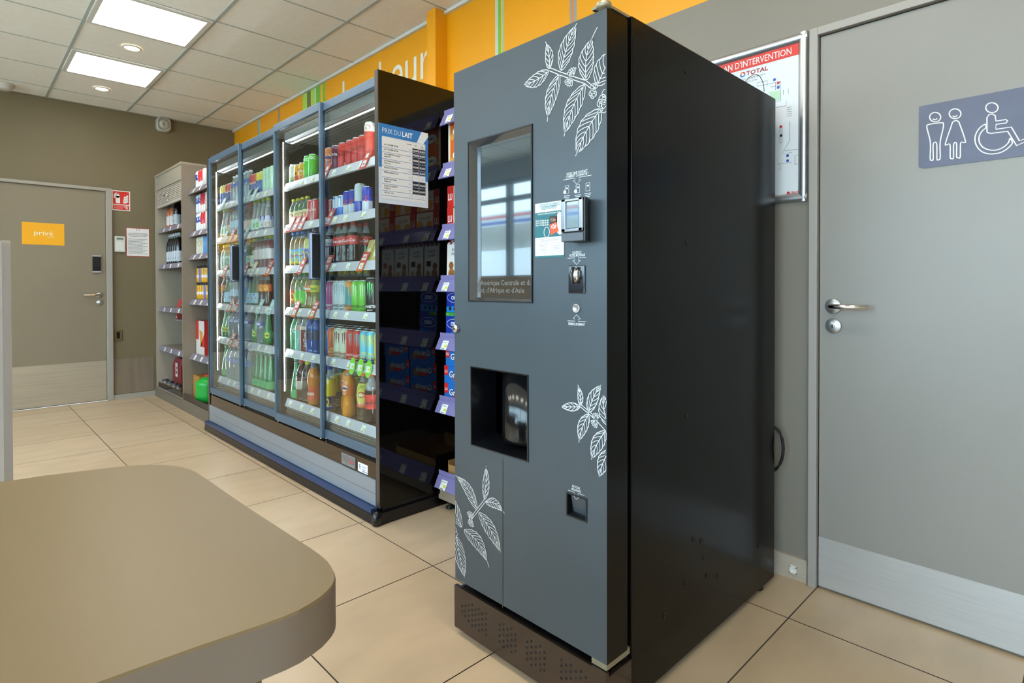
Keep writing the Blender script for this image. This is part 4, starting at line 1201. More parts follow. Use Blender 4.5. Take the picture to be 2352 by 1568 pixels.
# open bay next to the fridge
ob = empty('open_shelving', (1.9, 5.28, 0))
tag(ob, 'taupe open shelving with grey-violet price rails between fridge and shutter cabinet', 'shelving')
OY0, OY1, OX = 4.84, 5.742, 1.545
wbuild(MB().box(2.22, 2.255, OY0, OY1, .1, 2.2, CT), 'back_panel', ob)
wbuild(MB().box(CX0 - .012, 2.255, OY0, OY1, .0, .1, MATS['taupe plinth']), 'base_deck', ob)
oz = [at_x(455, v, OX).z for v in (430, 530, 584, 688, 815)]
for z in oz:
    wbuild(MB().box(OX + .004, 2.22, OY0, OY1, z - .02, z, CT), 'shelf', ob)
    gon_rail(ob, OX, OY0, OY1 - .002, z, (5.6, 5.42, 5.22), GRL, .045, False)
DKR = clear('smoked deck guard', '#6a6f80', .4, '#2a2c38', .1)
gd = MB().box(CX0 - .006, CX0 - .002, OY0, OY1 - .01, .101, .15, DKR)
wbuild(gd, 'deck_guard', ob)
for q in range(3):
    pass
wbuild(MB().box(CX0 + .0, CX0 + .004, CY_0 + .03, CY_1 - .08, .101, .15, DKR), 'deck_guard', cbn)

# ================================================================== COUNTER TABLE IN FRONT
ZT = .75
out = [(0, 1105.6), (51, 1098.7), (102, 1091), (178.6, 1082), (229.6, 1075.8), (290.8, 1068.9), (320, 1066.9), (340, 1066.2), (360, 1066.2), (382.7, 1067.3), (396, 1068.6), (408, 1070.2), (418, 1072.2), (428.6, 1074.8), (438, 1077.8), (446.4, 1081.4),
       (477, 1100.5), (550, 1151.2), (600, 1184.2), (652, 1217.6), (715.8, 1259), (733, 1271), (745, 1280.5), (755, 1290), (763, 1301), (768.5, 1312), (771, 1324), (770, 1333), (766.8, 1341), (761, 1349.5), (753, 1358), (738.8, 1371), (715, 1387), (688.4, 1402.2), (655, 1416.5), (616, 1430.6), (560, 1450), (452.9, 1486.5), (340, 1527), (228.3, 1568)]
pts = [at_z(u, v, ZT) for u, v in out]
pts = [(p.x, p.y) for p in pts]
dx, dy = pts[-1][0] - pts[-3][0], pts[-1][1] - pts[-3][1]
k = (-.75 - pts[-1][0]) / dx
pts.append((-.75, pts[-1][1] + dy * k))
dx, dy = pts[0][0] - pts[3][0], pts[0][1] - pts[3][1]
k = (-.75 - pts[0][0]) / dx
pts.append((-.75, pts[0][1] + dy * k))
pts = pts[::-1]
tb = empty('counter_table', (-.15, .95, 0))
tag(tb, 'taupe laminate table with rounded corners in front of the coffee machine', 'table')
TT = mat('taupe table laminate', '#776444', .4, noise=.015, scale=160, bump=.03, bscale=500)
TE = mat('taupe edge band', '#85766a', .4)
tt = MB()
n = len(pts); cx_, cy_ = sum(p[0] for p in pts) / n, sum(p[1] for p in pts) / n
ins = [(p[0] + (cx_ - p[0]) * .006, p[1] + (cy_ - p[1]) * .006) for p in pts]
tt.add([(p[0], p[1], ZT) for p in ins], [tuple(range(n))], TT)
tt.add([(p[0], p[1], ZT) for p in ins] + [(p[0], p[1], ZT - .0025) for p in pts], [(i, n + i, n + (i + 1) % n, (i + 1) % n) for i in range(n)], TT)
tt.add([(p[0], p[1], ZT - .0025) for p in pts] + [(p[0], p[1], ZT - .057) for p in pts], [(i, n + i, n + (i + 1) % n, (i + 1) % n) for i in range(n)], TE, True)
tt.add([(p[0], p[1], ZT - .057) for p in pts], [tuple(reversed(range(n)))], TE)
wbuild(tt, 'tabletop', tb)
lp = at_z(601, 1530, .66)
wbuild(MB().box(-.5, lp.x, lp.y, lp.y + .05, 0, ZT - .057, TT), 'panel_leg', tb)
wbuild(MB().box(-.62, -.5, .70, 1.25, 0, ZT - .057, TT), 'panel_leg', tb)
# upright at the left edge
pp = ray(14, 700)
sc_d = 2.75 / (pp[0] * AX[2][0] + pp[1] * AX[2][1])
ux, uy = pp[0] * sc_d, pp[1] * sc_d
po = MB()
PLA, PLB = mat('grey lacquered upright', '#8a8078', .5), mat('upright shade side', '#3a3f4c', .4)
p0 = ray(5, 700); p1 = ray(26, 700)
ztop = H + (CY0 - 563) / CF * 2.75
xa, xb = p0[0] * uy / p0[1], p1[0] * uy / p1[1]
prof = [(uy - .0, 0), (uy + .42, 0), (uy + .42, ztop), (uy + .03, ztop), (uy + .012, ztop - .004), (uy + .003, ztop - .015), (uy, ztop - .032)]
po.prism([(p[0], p[1]) for p in prof], 'x', xb, xa, PLA)
tag(po.build('counter_end_panel', bevel=.004), 'narrow pale grey upright end panel behind the table at the photo edge', 'end panel')

# ================================================================== FRAMED INTERVENTION PLAN
tl, tr, br = at_x(1629, 133, XW), at_x(1858, 73, XW), at_x(1859, 459, XW)
fp = empty('framed_site_plan', (XW, (tl.y + tr.y) / 2, (tr.z + br.z) / 2))
tag(fp, 'silver framed site plan with a red banner hanging beside the grey door', 'framed plan')
y1_, y0_, z1_, z0_ = tr.y + .44, tr.y, tr.z + .003, br.z - .004
fm = MB(); wF = .034
pr = [(0, 0), (-.012, .004), (-.016, .014), (-.012, .026), (-.006, wF), (0, wF)]
for (a, b, vert, s) in ((y0_, y1_, 0, 1), (y0_, y1_, 0, -1)):
    fm.prism([(XW + p[0], (z1_ - p[1]) if s > 0 else (z0_ + p[1])) for p in pr], 'y', a + .001, b - .001, ALU, True)
fm.prism([(XW + p[0], y0_ + p[1]) for p in pr], 'z', z0_, z1_, ALU, True); fm.prism([(XW + p[0], y1_ - p[1]) for p in pr], 'z', z0_, z1_, ALU, True)
wbuild(fm, 'frame', fp)
sh_ = MB(); PX = plane((XW - .004, y1_ - wF + .004, z0_ + wF - .004), (0, -1, 0), (0, 0, 1)); PX2 = plane((XW - .0046, y1_ - wF + .004, z0_ + wF - .004), (0, -1, 0), (0, 0, 1)); PX3 = plane((XW - .0052, y1_ - wF + .004, z0_ + wF - .004), (0, -1, 0), (0, 0, 1))
WX, HX = y1_ - y0_ - 2 * wF + .008, z1_ - z0_ - 2 * wF + .008
sh_.rect(PX, 0, WX, 0, HX, mat('plan paper', '#dfe4ea', .3))
sh_.rect(PX2, 0, WX, HX - .047, HX - .004, mat('plan red', '#d6392f', .4)); 
def wp(u, v):
    p = at_x(u, v, XW - .0046); return (y1_ - wF + .004 - p.y, p.z - z0_ - wF + .004)
c = wp(1818, 110); c2 = wp(1648, 150); sh_.text(PX3, "PLAN D'INTERVENTION", c[0], HX - .038, .036, WHITE, 'r', maxw=c[0] - c2[0])
c = wp(1706, 152)
for a0, cc in ((0, '#d6392f'), (90, '#e08a2c'), (180, '#2b5fb0'), (270, '#4d8fd0')):
    sh_.ribbon(PX2, [(c[0] + .008 * cos(RAD(a0 + t)), HX - .066 + .008 * sin(RAD(a0 + t))) for t in range(0, 91, 15)], .006, flat(cc))
c = wp(1714, 157); sh_.text(PX2, 'TOTAL', c[0], HX - .074, .023, flat('#a3353c'), bold=.03, sx=1.15)
c = wp(1726, 166); sh_.text(PX2, 'ZAC DU CHAMP DU ROY', c[0], HX - .090, .0095, GREYP, 'c'); c = wp(1724, 170); sh_.text(PX2, '02000 LAON', c[0], HX - .102, .0095, GREYP, 'c')
def wl_(pts, w=.0016, m=None):
    sh_.ribbon(PX2, [wp(*p) for p in pts], w, m or DK)
Z2 = lambda x, y: (1600 + x / 3.41, 40 + y / 3.41)
wl_([Z2(380, 505), Z2(410, 470), Z2(440, 450), Z2(470, 447), Z2(495, 460), Z2(512, 490), Z2(525, 530), Z2(530, 580)], .0026)
for pl_ in ([(475, 540), (475, 512), (553, 495), (553, 535)], [(478, 540), (660, 500), (658, 655), (600, 660)], [(580, 545), (657, 530)], [(620, 510), (618, 570)], [(620, 705), (702, 690), (702, 655)], [(680, 605), (680, 565)], [(718, 598), (718, 558)], [(728, 815), (728, 965), (670, 1068), (745, 1058)], [(635, 1190), (658, 1188), (658, 1145), (745, 1135)], [(633, 1150), (655, 1148)], [(770, 1150), (770, 1080), (815, 1072), (815, 1145), (770, 1150)], [(690, 1045), (812, 1030), (812, 1070)], [(652, 985), (652, 850), (670, 848), (670, 985), (652, 985)]):
    wl_([Z2(*p) for p in pl_], .0012)
for k in range(5): wl_([Z2(706, 706 + 17 * k), Z2(745, 700 + 17 * k)], .0012)
sh_.add([PX2(*wp(*Z2(x, y))) for x, y in ((560, 585), (655, 568), (655, 652), (600, 645))], [(0, 1, 2, 3)], flat('#b9dcbc'))
for x, y, cc in ((610, 487, '#2f55b0'), (713, 1082, '#2f55b0'), (713, 1122, '#2f55b0'), (640, 548, '#2f55b0'), (807, 1082, '#c8302c'), (640, 512, '#c8302c'), (660, 855, '#c8302c'), (662, 925, '#2a2a2c')):
    c = wp(*Z2(x, y)); sh_.disc(PX3, c[0], c[1], .0055, flat(cc), 10)
c = wp(*Z2(718, 1375)); sh_.disc(PX2, c[0], c[1], .006, flat('#c8302c'), 10); sh_.text(PX2, 'DESAUTEL', c[0] + .01, c[1] - .003, .011, flat('#c8302c'), bold=.03, maxw=.03)
wbuild(sh_, 'plan_sheet', fp)

# ================================================================== RESTROOM SIGN ON THE GREY DOOR
xs_ = XW - .012
A_, B_ = at_x(2111, 245, xs_), at_x(2111, 388, xs_)
rs = MB(); SGM = mat('blue grey sign plate', '#63667a', .5, .1, noise=.12, scale=9)
y1r, y0r, z1r, z0r = A_.y, A_.y - .42, A_.z, B_.z
rs.prism([(y1r, z1r), (y1r, z0r + .006), (y1r - .014, z0r), (y0r, z0r - .000), (y0r, z1r)], 'x', xs_ - .003, xs_, SGM)
PR_ = plane((xs_ - .0036, 0, 0), (0, -1, 0), (0, 0, 1))
def sp(x, y):
    p = at_x(1800 + x / 4.261, y / 4.261, xs_ - .003); return (-p.y, p.z)
def sline(pp_, closed=False, smooth=True):
    P_ = [sp(*p) for p in pp_]
    if smooth:
        o = []
        m_ = len(P_)
        for i in range(m_ if closed else m_ - 1):
            p0_, p1_, p2_, p3_ = P_[(i - 1) % m_ if closed else max(i - 1, 0)], P_[i], P_[(i + 1) % m_], P_[(i + 2) % m_ if closed else min(i + 2, m_ - 1)]
            for t in (0, .25, .5, .75):
                o.append(tuple(.5 * (2 * p1_[d] + (p2_[d] - p0_[d]) * t + (2 * p0_[d] - 5 * p1_[d] + 4 * p2_[d] - p3_[d]) * t * t + (3 * p1_[d] - p0_[d] - 3 * p2_[d] + p3_[d]) * t ** 3) for d in (0, 1)))
        if not closed: o.append(P_[-1])
        P_ = o
    rs.ribbon(PR_, P_, .0031, WHITE, closed)
def sell(cx, cy, rx, ry, a0=0, a1=360):
    sline([(cx + rx * cos(RAD(a)), cy + ry * sin(RAD(a))) for a in range(a0, a1 + 1, 20)][:-1 if a1 - a0 == 360 else None], a1 - a0 == 360)
sell(1483, 1146, 54, 46); sell(1678, 1113, 57, 48); sell(2038, 1054, 60, 48)
sline([(1462, 1163), (1475, 1172), (1490, 1170), (1502, 1158)]); sline([(1655, 1133), (1670, 1142), (1685, 1139), (1698, 1127)])
sline([(1402, 1240), (1418, 1218), (1545, 1201), (1563, 1212), (1560, 1260), (1532, 1390), (1532, 1545), (1515, 1562), (1500, 1552), (1498, 1405), (1464, 1410), (1464, 1555), (1450, 1566), (1434, 1552), (1436, 1395), (1408, 1275)], True)
sline([(1684, 1180), (1710, 1190), (1725, 1220), (1778, 1375), (1765, 1395), (1732, 1400), (1728, 1535), (1708, 1543), (1693, 1530), (1692, 1405), (1664, 1410), (1662, 1540), (1645, 1552), (1630, 1538), (1628, 1415), (1595, 1418), (1584, 1400), (1640, 1235), (1655, 1195)], True)
sline([(1990, 1290), (1990, 1150), (2010, 1122), (2040, 1115), (2070, 1130), (2078, 1185), (2175, 1170), (2192, 1185), (2178, 1203), (2078, 1217), (2076, 1265), (2228, 1243), (2308, 1378), (2380, 1350), (2395, 1372), (2280, 1425), (2192, 1285), (2030, 1305), (2000, 1300)], True, False)
sline([(1975, 1215), (1920, 1250), (1882, 1310), (1872, 1370), (1890, 1430), (1935, 1480), (2000, 1504), (2070, 1504), (2140, 1485), (2200, 1445), (2238, 1398), (2216, 1352), (2200, 1395), (2150, 1440), (2080, 1468), (2010, 1466), (1950, 1440), (1915, 1390), (1915, 1330), (1945, 1280), (1978, 1250)], True)
tag(rs.build('restroom_sign'), 'blue-grey restroom sign with white outline figures on the grey door', 'sign')
#PART4
# ================================================================== DRINKS
LIDM = mat('can aluminium', '#c9ccd0', .25, .9)
KIND = {}


def cyl_text(mb, s, r, z, size, m, ang=212, bold=.02, vert=False, maxa=130, shear=0.):
    """print wrapped round a can or bottle; ang 180 faces the shopper"""
    vs, fs, a, b = text2d(s, bold, 1)
    w = (b - a) * size
    k = 1.
    if not vert and w / r > RAD(maxa): k = RAD(maxa) * r / w
    o = []
    for p in vs:
        x, y = (p[0] - a) * size * k - w * k / 2, p[1] * size
        if shear: x += shear * y
        if vert: x, y = -y + size * .35, x
        t = RAD(ang) + x / r
        o.append((r * cos(t), r * sin(t), z + y))
    mb.add(o, fs, m)


def cyl_patch(mb, pts, r, m):
    """flat-colour patch on a round side: points are (degrees, height)"""
    mb.add([(r * cos(RAD(a)), r * sin(RAD(a)), z) for a, z in pts], [tuple(range(len(pts)))], m)


def claw(mb, r, z, h, m, ang=215):
    for k, (dz, l) in enumerate(((.06, .80), (0, 1.), (.1, .78))):
        a = ang + (k - 1) * 19
        zt = z + h * (1 - dz); zb_ = z + h * (1 - dz - l * .9)
        P = [(a - 7, zt), (a + 6, zt), (a + 4, zt - h * .25), (a + 7, zt - h * .4), (a + 1, zt - h * .6), (a + 3, (zt + zb_) / 2 - h * .2), (a, zb_), (a - 3, zt - h * .55), (a - 1, zt - h * .42), (a - 5, zt - h * .3)]
        for i in range(1, len(P) // 2):
            pass
        cyl_patch(mb, P, r, m)


def oval(mb, r, a, z, ra, rz, m, n=16):
    cyl_patch(mb, [(a + ra * cos(2 * pi * i / n), z + rz * sin(2 * pi * i / n)) for i in range(n)], r, m)


def can(key, name, desc, h, r, bands, deco=None, lidm=None):
    b = bands if isinstance(bands, list) else [(9, flat(bands, .3))]
    b = [(t * h if t < 9 else 9, m if not isinstance(m, str) else flat(m, .3)) for t, m in b]
    zs = sorted({.0, .004, .012, h - .020, h - .012} | {t for t, _ in b if t < h - .012})
    prof = []
    for z in zs:
        if z < .004: rr = r * .72
        elif z < .012: rr = r * .86
        elif z > h - .013: rr = r * .88
        else: rr = r
        prof.append((rr, z))
    prof.append((r * .83, h - .004))
    mb = MB().lathe(prof, b[-1][1], 22, bands=b)
    if deco: deco(mb, r + .0004, h)
    KIND[key] = dict(name=name, desc=desc, h=h, r=r, cat='can' if 'can' in name else name, body=mb,
                     parts=[('lid', MB().lathe([(r * .83, h - .004), (r * .85, h - .001), (r * .80, h), (r * .76, h - .004), (0, h - .004)], lidm or LIDM, 20, caps=False).lathe([(.0, h - .002), (r * .22, h - .002)], lidm or LIDM, 8, (r * .2, 0, 0), caps=False))])


PET = clear('clear pet', '#eef4f4', .24, '#dfe6e8', .06, 1.6)
PROF = {
    'pet': [(.86, 0), (1, .03), (1, .10), (.95, .12), (1, .15), (1, .52), (.98, .6), (.86, .7), (.62, .79), (.44, .85), (.42, .92)],
    'contour': [(.86, 0), (.98, .03), (1, .12), (.92, .26), (.84, .36), (.96, .5), (1, .60), (.94, .68), (.70, .78), (.46, .86), (.42, .92)],
    'ribbed': [(.9, 0), (1, .02), (1, .08), (.93, .1), (1, .13), (.93, .17), (1, .2), (.93, .24), (1, .27), (.93, .31), (1, .34), (1, .56), (.95, .6), (1, .63), (.9, .72), (.62, .82), (.42, .88), (.40, .93)],
    'pear': [(.8, 0), (.98, .03), (1, .16), (.97, .3), (.82, .45), (.64, .6), (.5, .72), (.40, .82), (.36, .93)],
    'wasp': [(.85, 0), (.98, .04), (1, .16), (.86, .30), (.80, .36), (.90, .44), (1, .52), (1, .62), (.88, .72), (.64, .8), (.44, .87), (.42, .92)],
    'jar': [(.9, 0), (1, .03), (1, .62), (.94, .7), (.66, .8), (.6, .84), (.6, .9)],
}


def bottle(key, name, desc, h, r, prof, liq, capc, label=None, fill=.8, deco=None, lab2=None, capr=.46):
    lm = liq if not isinstance(liq, str) else mat('drink ' + liq, liq, .12, spec=.6)
    P = [(a * r, z * h) for a, z in PROF[prof]]
    fz = fill * h
    o = []
    for i, p in enumerate(P):
        o.append(p)
        if i + 1 < len(P) and p[1] < fz < P[i + 1][1]:
            t = (fz - p[1]) / (P[i + 1][1] - p[1]); o.append((p[0] + (P[i + 1][0] - p[0]) * t, fz))
    mb = MB().lathe(o, PET, 18, bands=[(fz, lm), (9, PET)] if lm is not PET else None)
    parts = [('cap', MB().lathe([(r * capr, h * .915), (r * capr, h * .99), (r * capr * .92, h), (0, h)], flat(capc, .4), 16, caps=False))]
    if label:
        z0, z1, c = label

        def rad(z):
            for i in range(len(P) - 1):
                if P[i][1] <= z <= P[i + 1][1]:
                    t = (z - P[i][1]) / max(P[i + 1][1] - P[i][1], 1e-6); return P[i][0] + (P[i + 1][0] - P[i][0]) * t
            return r
        lb_ = MB()
        zs = [z0 * h + (z1 - z0) * h * i / 6 for i in range(7)]
        R = [rad(z) + .0006 for z in zs]
        lb_.lathe(list(zip(R, zs)), flat(c, .4), 20, caps=False)
        if lab2: lb_.lathe([(rad(z) + .0010, z) for z in [lab2[0] * h + (lab2[1] - lab2[0]) * h * i / 3 for i in range(4)]], flat(lab2[2], .4), 20, caps=False)
        if deco: deco(lb_, max(R) + .0012, h, z0 * h, z1 * h)
        parts.append(('label', lb_))
    KIND[key] = dict(name=name, desc=desc, h=h, r=r, cat='bottle', body=mb, parts=parts)


RT = flat('#b3201f', .35)
def txt(s, zf, size, c, ang=212, **k): return lambda mb, r, h: cyl_text(mb, s, r, zf * h, size, flat(c), ang, **k)
def multi(*f):
    def g(mb, r, h):
        for q in f: q(mb, r, h)
    return g
def script(c): return lambda mb, r, h: cyl_text(mb, 'Coca-Cola', r, h * .52, .026, flat(c), 212, bold=.01, shear=.3, maxa=140)
def mons(c, tc, t2='NSTER'): return multi(lambda mb, r, h: claw(mb, r, h * .38, h * .5, flat(c)), lambda mb, r, h: cyl_text(mb, 'MO' + t2, r, h * .16, .018, flat(tc), 214, bold=.03, maxa=110), lambda mb, r, h: cyl_text(mb, 'ENERGY', r, h * .08, .008, flat(tc), 214, bold=.03, maxa=110))
def lab(s, zf, size, c, **k): return lambda mb, r, h, z0, z1: cyl_text(mb, s, r, z0 + (z1 - z0) * zf, size, flat(c), 212, **k)

S_, T_, N_ = .145, .168, .115
can('cola', 'soda_can', 'red cola can with script', S_, .0292, [(.96, '#c9201f'), (9, '#c9201f')], multi(script('#1b1012'), lambda mb, r, h: cyl_patch(mb, [(250, .1 * h), (262, .1 * h), (262, .25 * h), (250, .25 * h)], r, flat('#e8c8c4'))))
can('cherry', 'soda_can', 'purple cola can', S_, .0292, '#6e2247', multi(lambda mb, r, h: cyl_text(mb, 'Coca', r, h * .6, .026, WHITE, 205, bold=.03), lambda mb, r, h: cyl_patch(mb, [(180, .1 * h), (270, .1 * h), (270, .12 * h), (180, .12 * h)], r, flat('#d8aab4'))))
can('orange', 'soda_can', 'orange fizzy drink can', S_, .0292, '#e0781e', multi(lambda mb, r, h: oval(mb, r, 212, h * .62, 34, h * .14, flat('#f4efe6')), lambda mb, r, h: cyl_text(mb, 'fanta', r + .0004, h * .57, .024, flat('#1f3f9a'), 212, bold=.05), lambda mb, r, h: oval(mb, r, 205, h * .36, 14, h * .12, flat('#5b86c8'))))
can('tallred', 'iced_tea_can', 'tall red can with white top', .20, .029, [(.75, '#d43c24'), (9, '#dcd8d4')], multi(lambda mb, r, h: oval(mb, r, 215, h * .85, 26, h * .06, flat('#d24a30'))))
can('lipton', 'iced_tea_can', 'yellow-orange iced tea can', N_, .0325, [(.3, '#dc7a1c'), (.45, '#e29a20'), (9, '#dfb02a')], multi(lambda mb, r, h: oval(mb, r, 220, h * .56, 40, h * .2, flat('#e8c23a')), lambda mb, r, h: oval(mb, r + .0003, 220, h * .56, 32, h * .13, flat('#b3302a')), lambda mb, r, h: cyl_text(mb, 'Lipton', r + .0006, h * .52, .013, WHITE, 220, bold=.03), lambda mb, r, h: cyl_patch(mb, [(150, .1 * h), (290, .2 * h), (290, .24 * h), (150, .15 * h)], r, flat('#7a3a18'))))
can('lipsmall', 'soda_can', 'yellow and red patterned can', N_, .0325, [(.4, '#c8401f'), (9, '#dba62a')], lambda mb, r, h: [oval(mb, r, 180 + 30 * k, h * (.3 + .2 * (k % 3)), 10, h * .08, flat('#7a1f18')) for k in range(4)])
can('whitegreen', 'soda_can', 'white can with green foot', .125, .030, [(.22, '#2f7f5a'), (.36, '#9fc060'), (9, '#d6dccb')])
can('green', 'soda_can', 'bright green lemon can', S_, .0292, [(.25, '#4fae3c'), (9, '#58c23a')], multi(lambda mb, r, h: cyl_patch(mb, [(200, .2 * h), (236, .55 * h), (240, .62 * h), (205, .3 * h)], r, flat('#e6df3c')), lambda mb, r, h: cyl_text(mb, 'KIC', r, h * .78, .022, flat('#e8f4e4'), 212, bold=.04)))
can('redthin', 'energy_drink_can', 'slim red and white can', .134, .0265, [(9, '#c63a3c')], lambda mb, r, h: (cyl_patch(mb, [(205, .1 * h), (222, .1 * h), (232, .9 * h), (212, .9 * h)], r, flat('#e6cfd0')), cyl_text(mb, 'Coca', r, .5 * h, .02, WHITE, 205)))
can('bluesmall', 'energy_drink_can', 'slim blue and silver can', .134, .0265, [(.45, '#c4c9d2'), (9, '#2238a8')], lambda mb, r, h: (cyl_patch(mb, [(180, .44 * h), (225, .44 * h), (225, .95 * h), (180, .95 * h)], r, flat('#2a42b8', .25)), cyl_patch(mb, [(180, .02 * h), (225, .02 * h), (225, .44 * h), (180, .44 * h)], r, flat('#d4d8e0')), cyl_patch(mb, [(225, .05 * h), (268, .05 * h), (268, .44 * h), (225, .44 * h)], r, flat('#2a42b8', .25)), oval(mb, r + .0003, 222, h * .47, 16, h * .05, flat('#c03a3a')), cyl_text(mb, 'Red Bull', r + .0005, .56 * h, .011, flat('#c02a30'), 220, bold=.03)))
can('whiteblue', 'energy_drink_can', 'slim white and blue can', .120, .0265, [(.45, '#2f6fd0'), (9, '#d9e2ee')], lambda mb, r, h: cyl_patch(mb, [(185, .45 * h), (225, .45 * h), (225, .93 * h), (185, .93 * h)], r, flat('#2f6fd0')))
can('bigblue', 'energy_drink_can', 'large silver and blue can', T_ - .01, .0325, [(.42, '#2a40b4'), (9, '#b9c2c8')], lambda mb, r, h: (cyl_patch(mb, [(180, .42 * h), (212, .42 * h), (212, .95 * h), (180, .95 * h)], r, flat('#ccd3da')), cyl_patch(mb, [(228, .05 * h), (260, .05 * h), (260, .42 * h), (228, .42 * h)], r, flat('#c9d0d8'))))
can('magenta', 'energy_drink_can', 'tall magenta energy can', T_, .0328, '#a23a78', mons('#c06a9a', '#e6d4e0'))
can('white', 'energy_drink_can', 'tall white energy can', T_, .0328, '#c8d4d8', mons('#8fa6b0', '#2a3034'))
can('tealor', 'energy_drink_can', 'tall orange and teal energy can', T_, .0328, [(.22, '#d9935a'), (.8, '#3f8a8c'), (9, '#d98a3c')], mons('#e09a30', '#7a3a1c'))
can('greenm', 'energy_drink_can', 'tall light green energy can', T_, .0328, '#6cc040', mons('#c8ecb0', '#22401a'))
can('blackm', 'energy_drink_can', 'black energy can with green claw', T_ + .012, .0328, '#141816', mons('#4fd06a', '#e6e8e6'))
can('blueor', 'energy_drink_can', 'tall blue and orange energy can', T_, .0328, '#2f7cc0', mons('#e08a3a', '#24406a'))
can('orm', 'energy_drink_can', 'tall orange energy can', T_, .0328, '#d0683a', multi(mons('#e8a04a', '#f0c890'), lambda mb, r, h: cyl_text(mb, 'RED', r + .0004, h * .26, .016, flat('#e8c860'), 216, bold=.04)))
can('beige', 'energy_drink_can', 'cream energy can with red mark', T_, .0328, [(.22, '#b8bca0'), (9, '#ced2b8')], mons('#8a2f30', '#a83232'))
can('redm', 'energy_drink_can', 'tall red energy can', T_, .0328, '#c8362e', mons('#7f9a96', '#e8c0b8'))
can('sky', 'energy_drink_can', 'tall sky-blue energy can', T_, .0328, [(.22, '#1f5fa8'), (9, '#6cc0d8')], multi(mons('#e8d850', '#e8e070'), lambda mb, r, h: cyl_text(mb, 'ICED', r + .0004, h * .28, .016, flat('#e8d850'), 216, bold=.04)))
can('yelm', 'energy_drink_can', 'tall yellow energy can', T_, .0328, '#d8c870', mons('#7a8a50', '#5a5a2a'))
can('slimby', 'soda_can', 'slim blue can with yellow top', .155, .0265, [(.62, '#2c4f9c'), (.8, '#dcc23a'), (9, '#d8c84a')], lambda mb, r, h: cyl_patch(mb, [(185, .3 * h), (235, .3 * h), (235, .5 * h), (185, .5 * h)], r, flat('#9cb8dc')))
can('slimbr', 'soda_can', 'slim blue can with red top', .155, .0265, [(.55, '#2f4a94'), (.62, '#d0b0b0'), (9, '#c8423c')], lambda mb, r, h: cyl_patch(mb, [(185, .3 * h), (235, .3 * h), (235, .5 * h), (185, .5 * h)], r, flat('#c8ccd8')))
can('palegreen', 'soda_can', 'pale green slim can', .165, .0275, '#b4d8be', lambda mb, r, h: (cyl_patch(mb, [(190, .5 * h), (240, .68 * h), (240, .74 * h), (190, .58 * h)], r, flat('#1f6a4a')), cyl_patch(mb, [(195, .72 * h), (240, .52 * h), (240, .58 * h), (195, .78 * h)], r, flat('#1f6a4a'))))
# bottles
W5 = .0325
bottle('cokepet', 'cola_bottle', 'clear contour cola bottle, red label', .224, W5, 'contour', '#1a1112', '#a32428', (.46, .66, '#c93434'), .74, lab('Coca-Cola', .3, .022, '#f0e4e2', shear=.3))
bottle('cherrypet', 'cola_bottle', 'contour cola bottle with purple cap', .224, W5, 'contour', '#1b1416', '#7a4a9a', (.44, .64, '#c8c4cc'), .74, lab('Coca', .3, .024, '#5a2a50'), (.44, .48, '#6e2a4e'))
bottle('yellowcap', 'juice_bottle', 'small juice bottle with yellow cap', .165, .029, 'pet', '#3f6a4c', '#d2cf2a', (.08, .52, '#d8d09a'), .8, lambda mb, r, h, z0, z1: (oval(mb, r, 212, (z0 + z1) / 2, 34, (z1 - z0) * .3, flat('#a83240')), oval(mb, r, 240, z0 + .02, 18, .012, flat('#6e1c2c'))))
bottle('bluecap', 'iced_tea_bottle', 'blue-capped amber tea bottle', .215, .031, 'jar', '#8a6a2e', '#2c74c8', (.1, .5, '#6fb0dc'), .8, lambda mb, r, h, z0, z1: (oval(mb, r, 225, (z0 + z1) / 2, 26, (z1 - z0) * .36, flat('#d8c832')), cyl_text(mb, 'mayTea', r + .0004, (z0 + z1) / 2, .014, flat('#b8302c'), 220, bold=.04)), (.1, .16, '#d8c832'), .62)
bottle('orangina', 'fruit_drink_bottle', 'yellow fruit drink bottle, blue label', .225, W5, 'pet', '#c8c06a', '#6a74b8', (.08, .46, '#4a5aa8'), .72, lambda mb, r, h, z0, z1: oval(mb, r, 220, (z0 + z1) / 2, 30, (z1 - z0) * .3, flat('#dcc84a')))
bottle('redlab', 'cola_bottle', 'red-labelled bottle with red cap', .225, W5, 'pet', '#7a4a3c', '#c83a34', (.3, .55, '#c83a34'), .8, lab('fr', .3, .03, '#f0e4e2'))
bottle('greencap', 'lemonade_bottle', 'lemonade bottle with green cap', .225, W5, 'pet', clear('pale lime drink', '#cfe0a8', .3, '#b8cc7c', .06, 1.4), '#2fae5c', (.16, .5, '#58c23c'), .8, lambda mb, r, h, z0, z1: cyl_patch(mb, [(185, z0 + .01), (245, z0 + .05), (245, z0 + .066), (185, z0 + .03)], r, flat('#e8e046')))
bottle('orcap', 'lemonade_bottle', 'lemonade bottle with orange cap', .225, W5, 'pet', clear('pale amber drink', '#d8d0a0', .35, '#b0a860', .06, 1.4), '#c8603c', (.16, .5, '#d8432a'), .8, lambda mb, r, h, z0, z1: oval(mb, r, 212, (z0 + z1) / 2, 26, .025, flat('#e8d03c')))
bottle('peach', 'fruit_water_bottle', 'yellow-labelled lemon drink bottle', .226, .034, 'wasp', clear('lemon drink', '#e2e0a0', .4, '#c9cc7a', .06, 1.4), '#d6cf3c', (.46, .64, '#d8d238'), .8, lab('Fanta', .3, .026, '#7a9a3a', bold=.04))
bottle('peach2', 'fruit_water_bottle', 'orange-labelled fruit drink bottle', .226, .034, 'wasp', clear('peach drink', '#e2cfa0', .4, '#c4a860', .06, 1.4), '#c8603c', (.46, .64, '#dc7a3c'), .8, lab('Fanta', .3, .026, '#f4efe6', bold=.04))
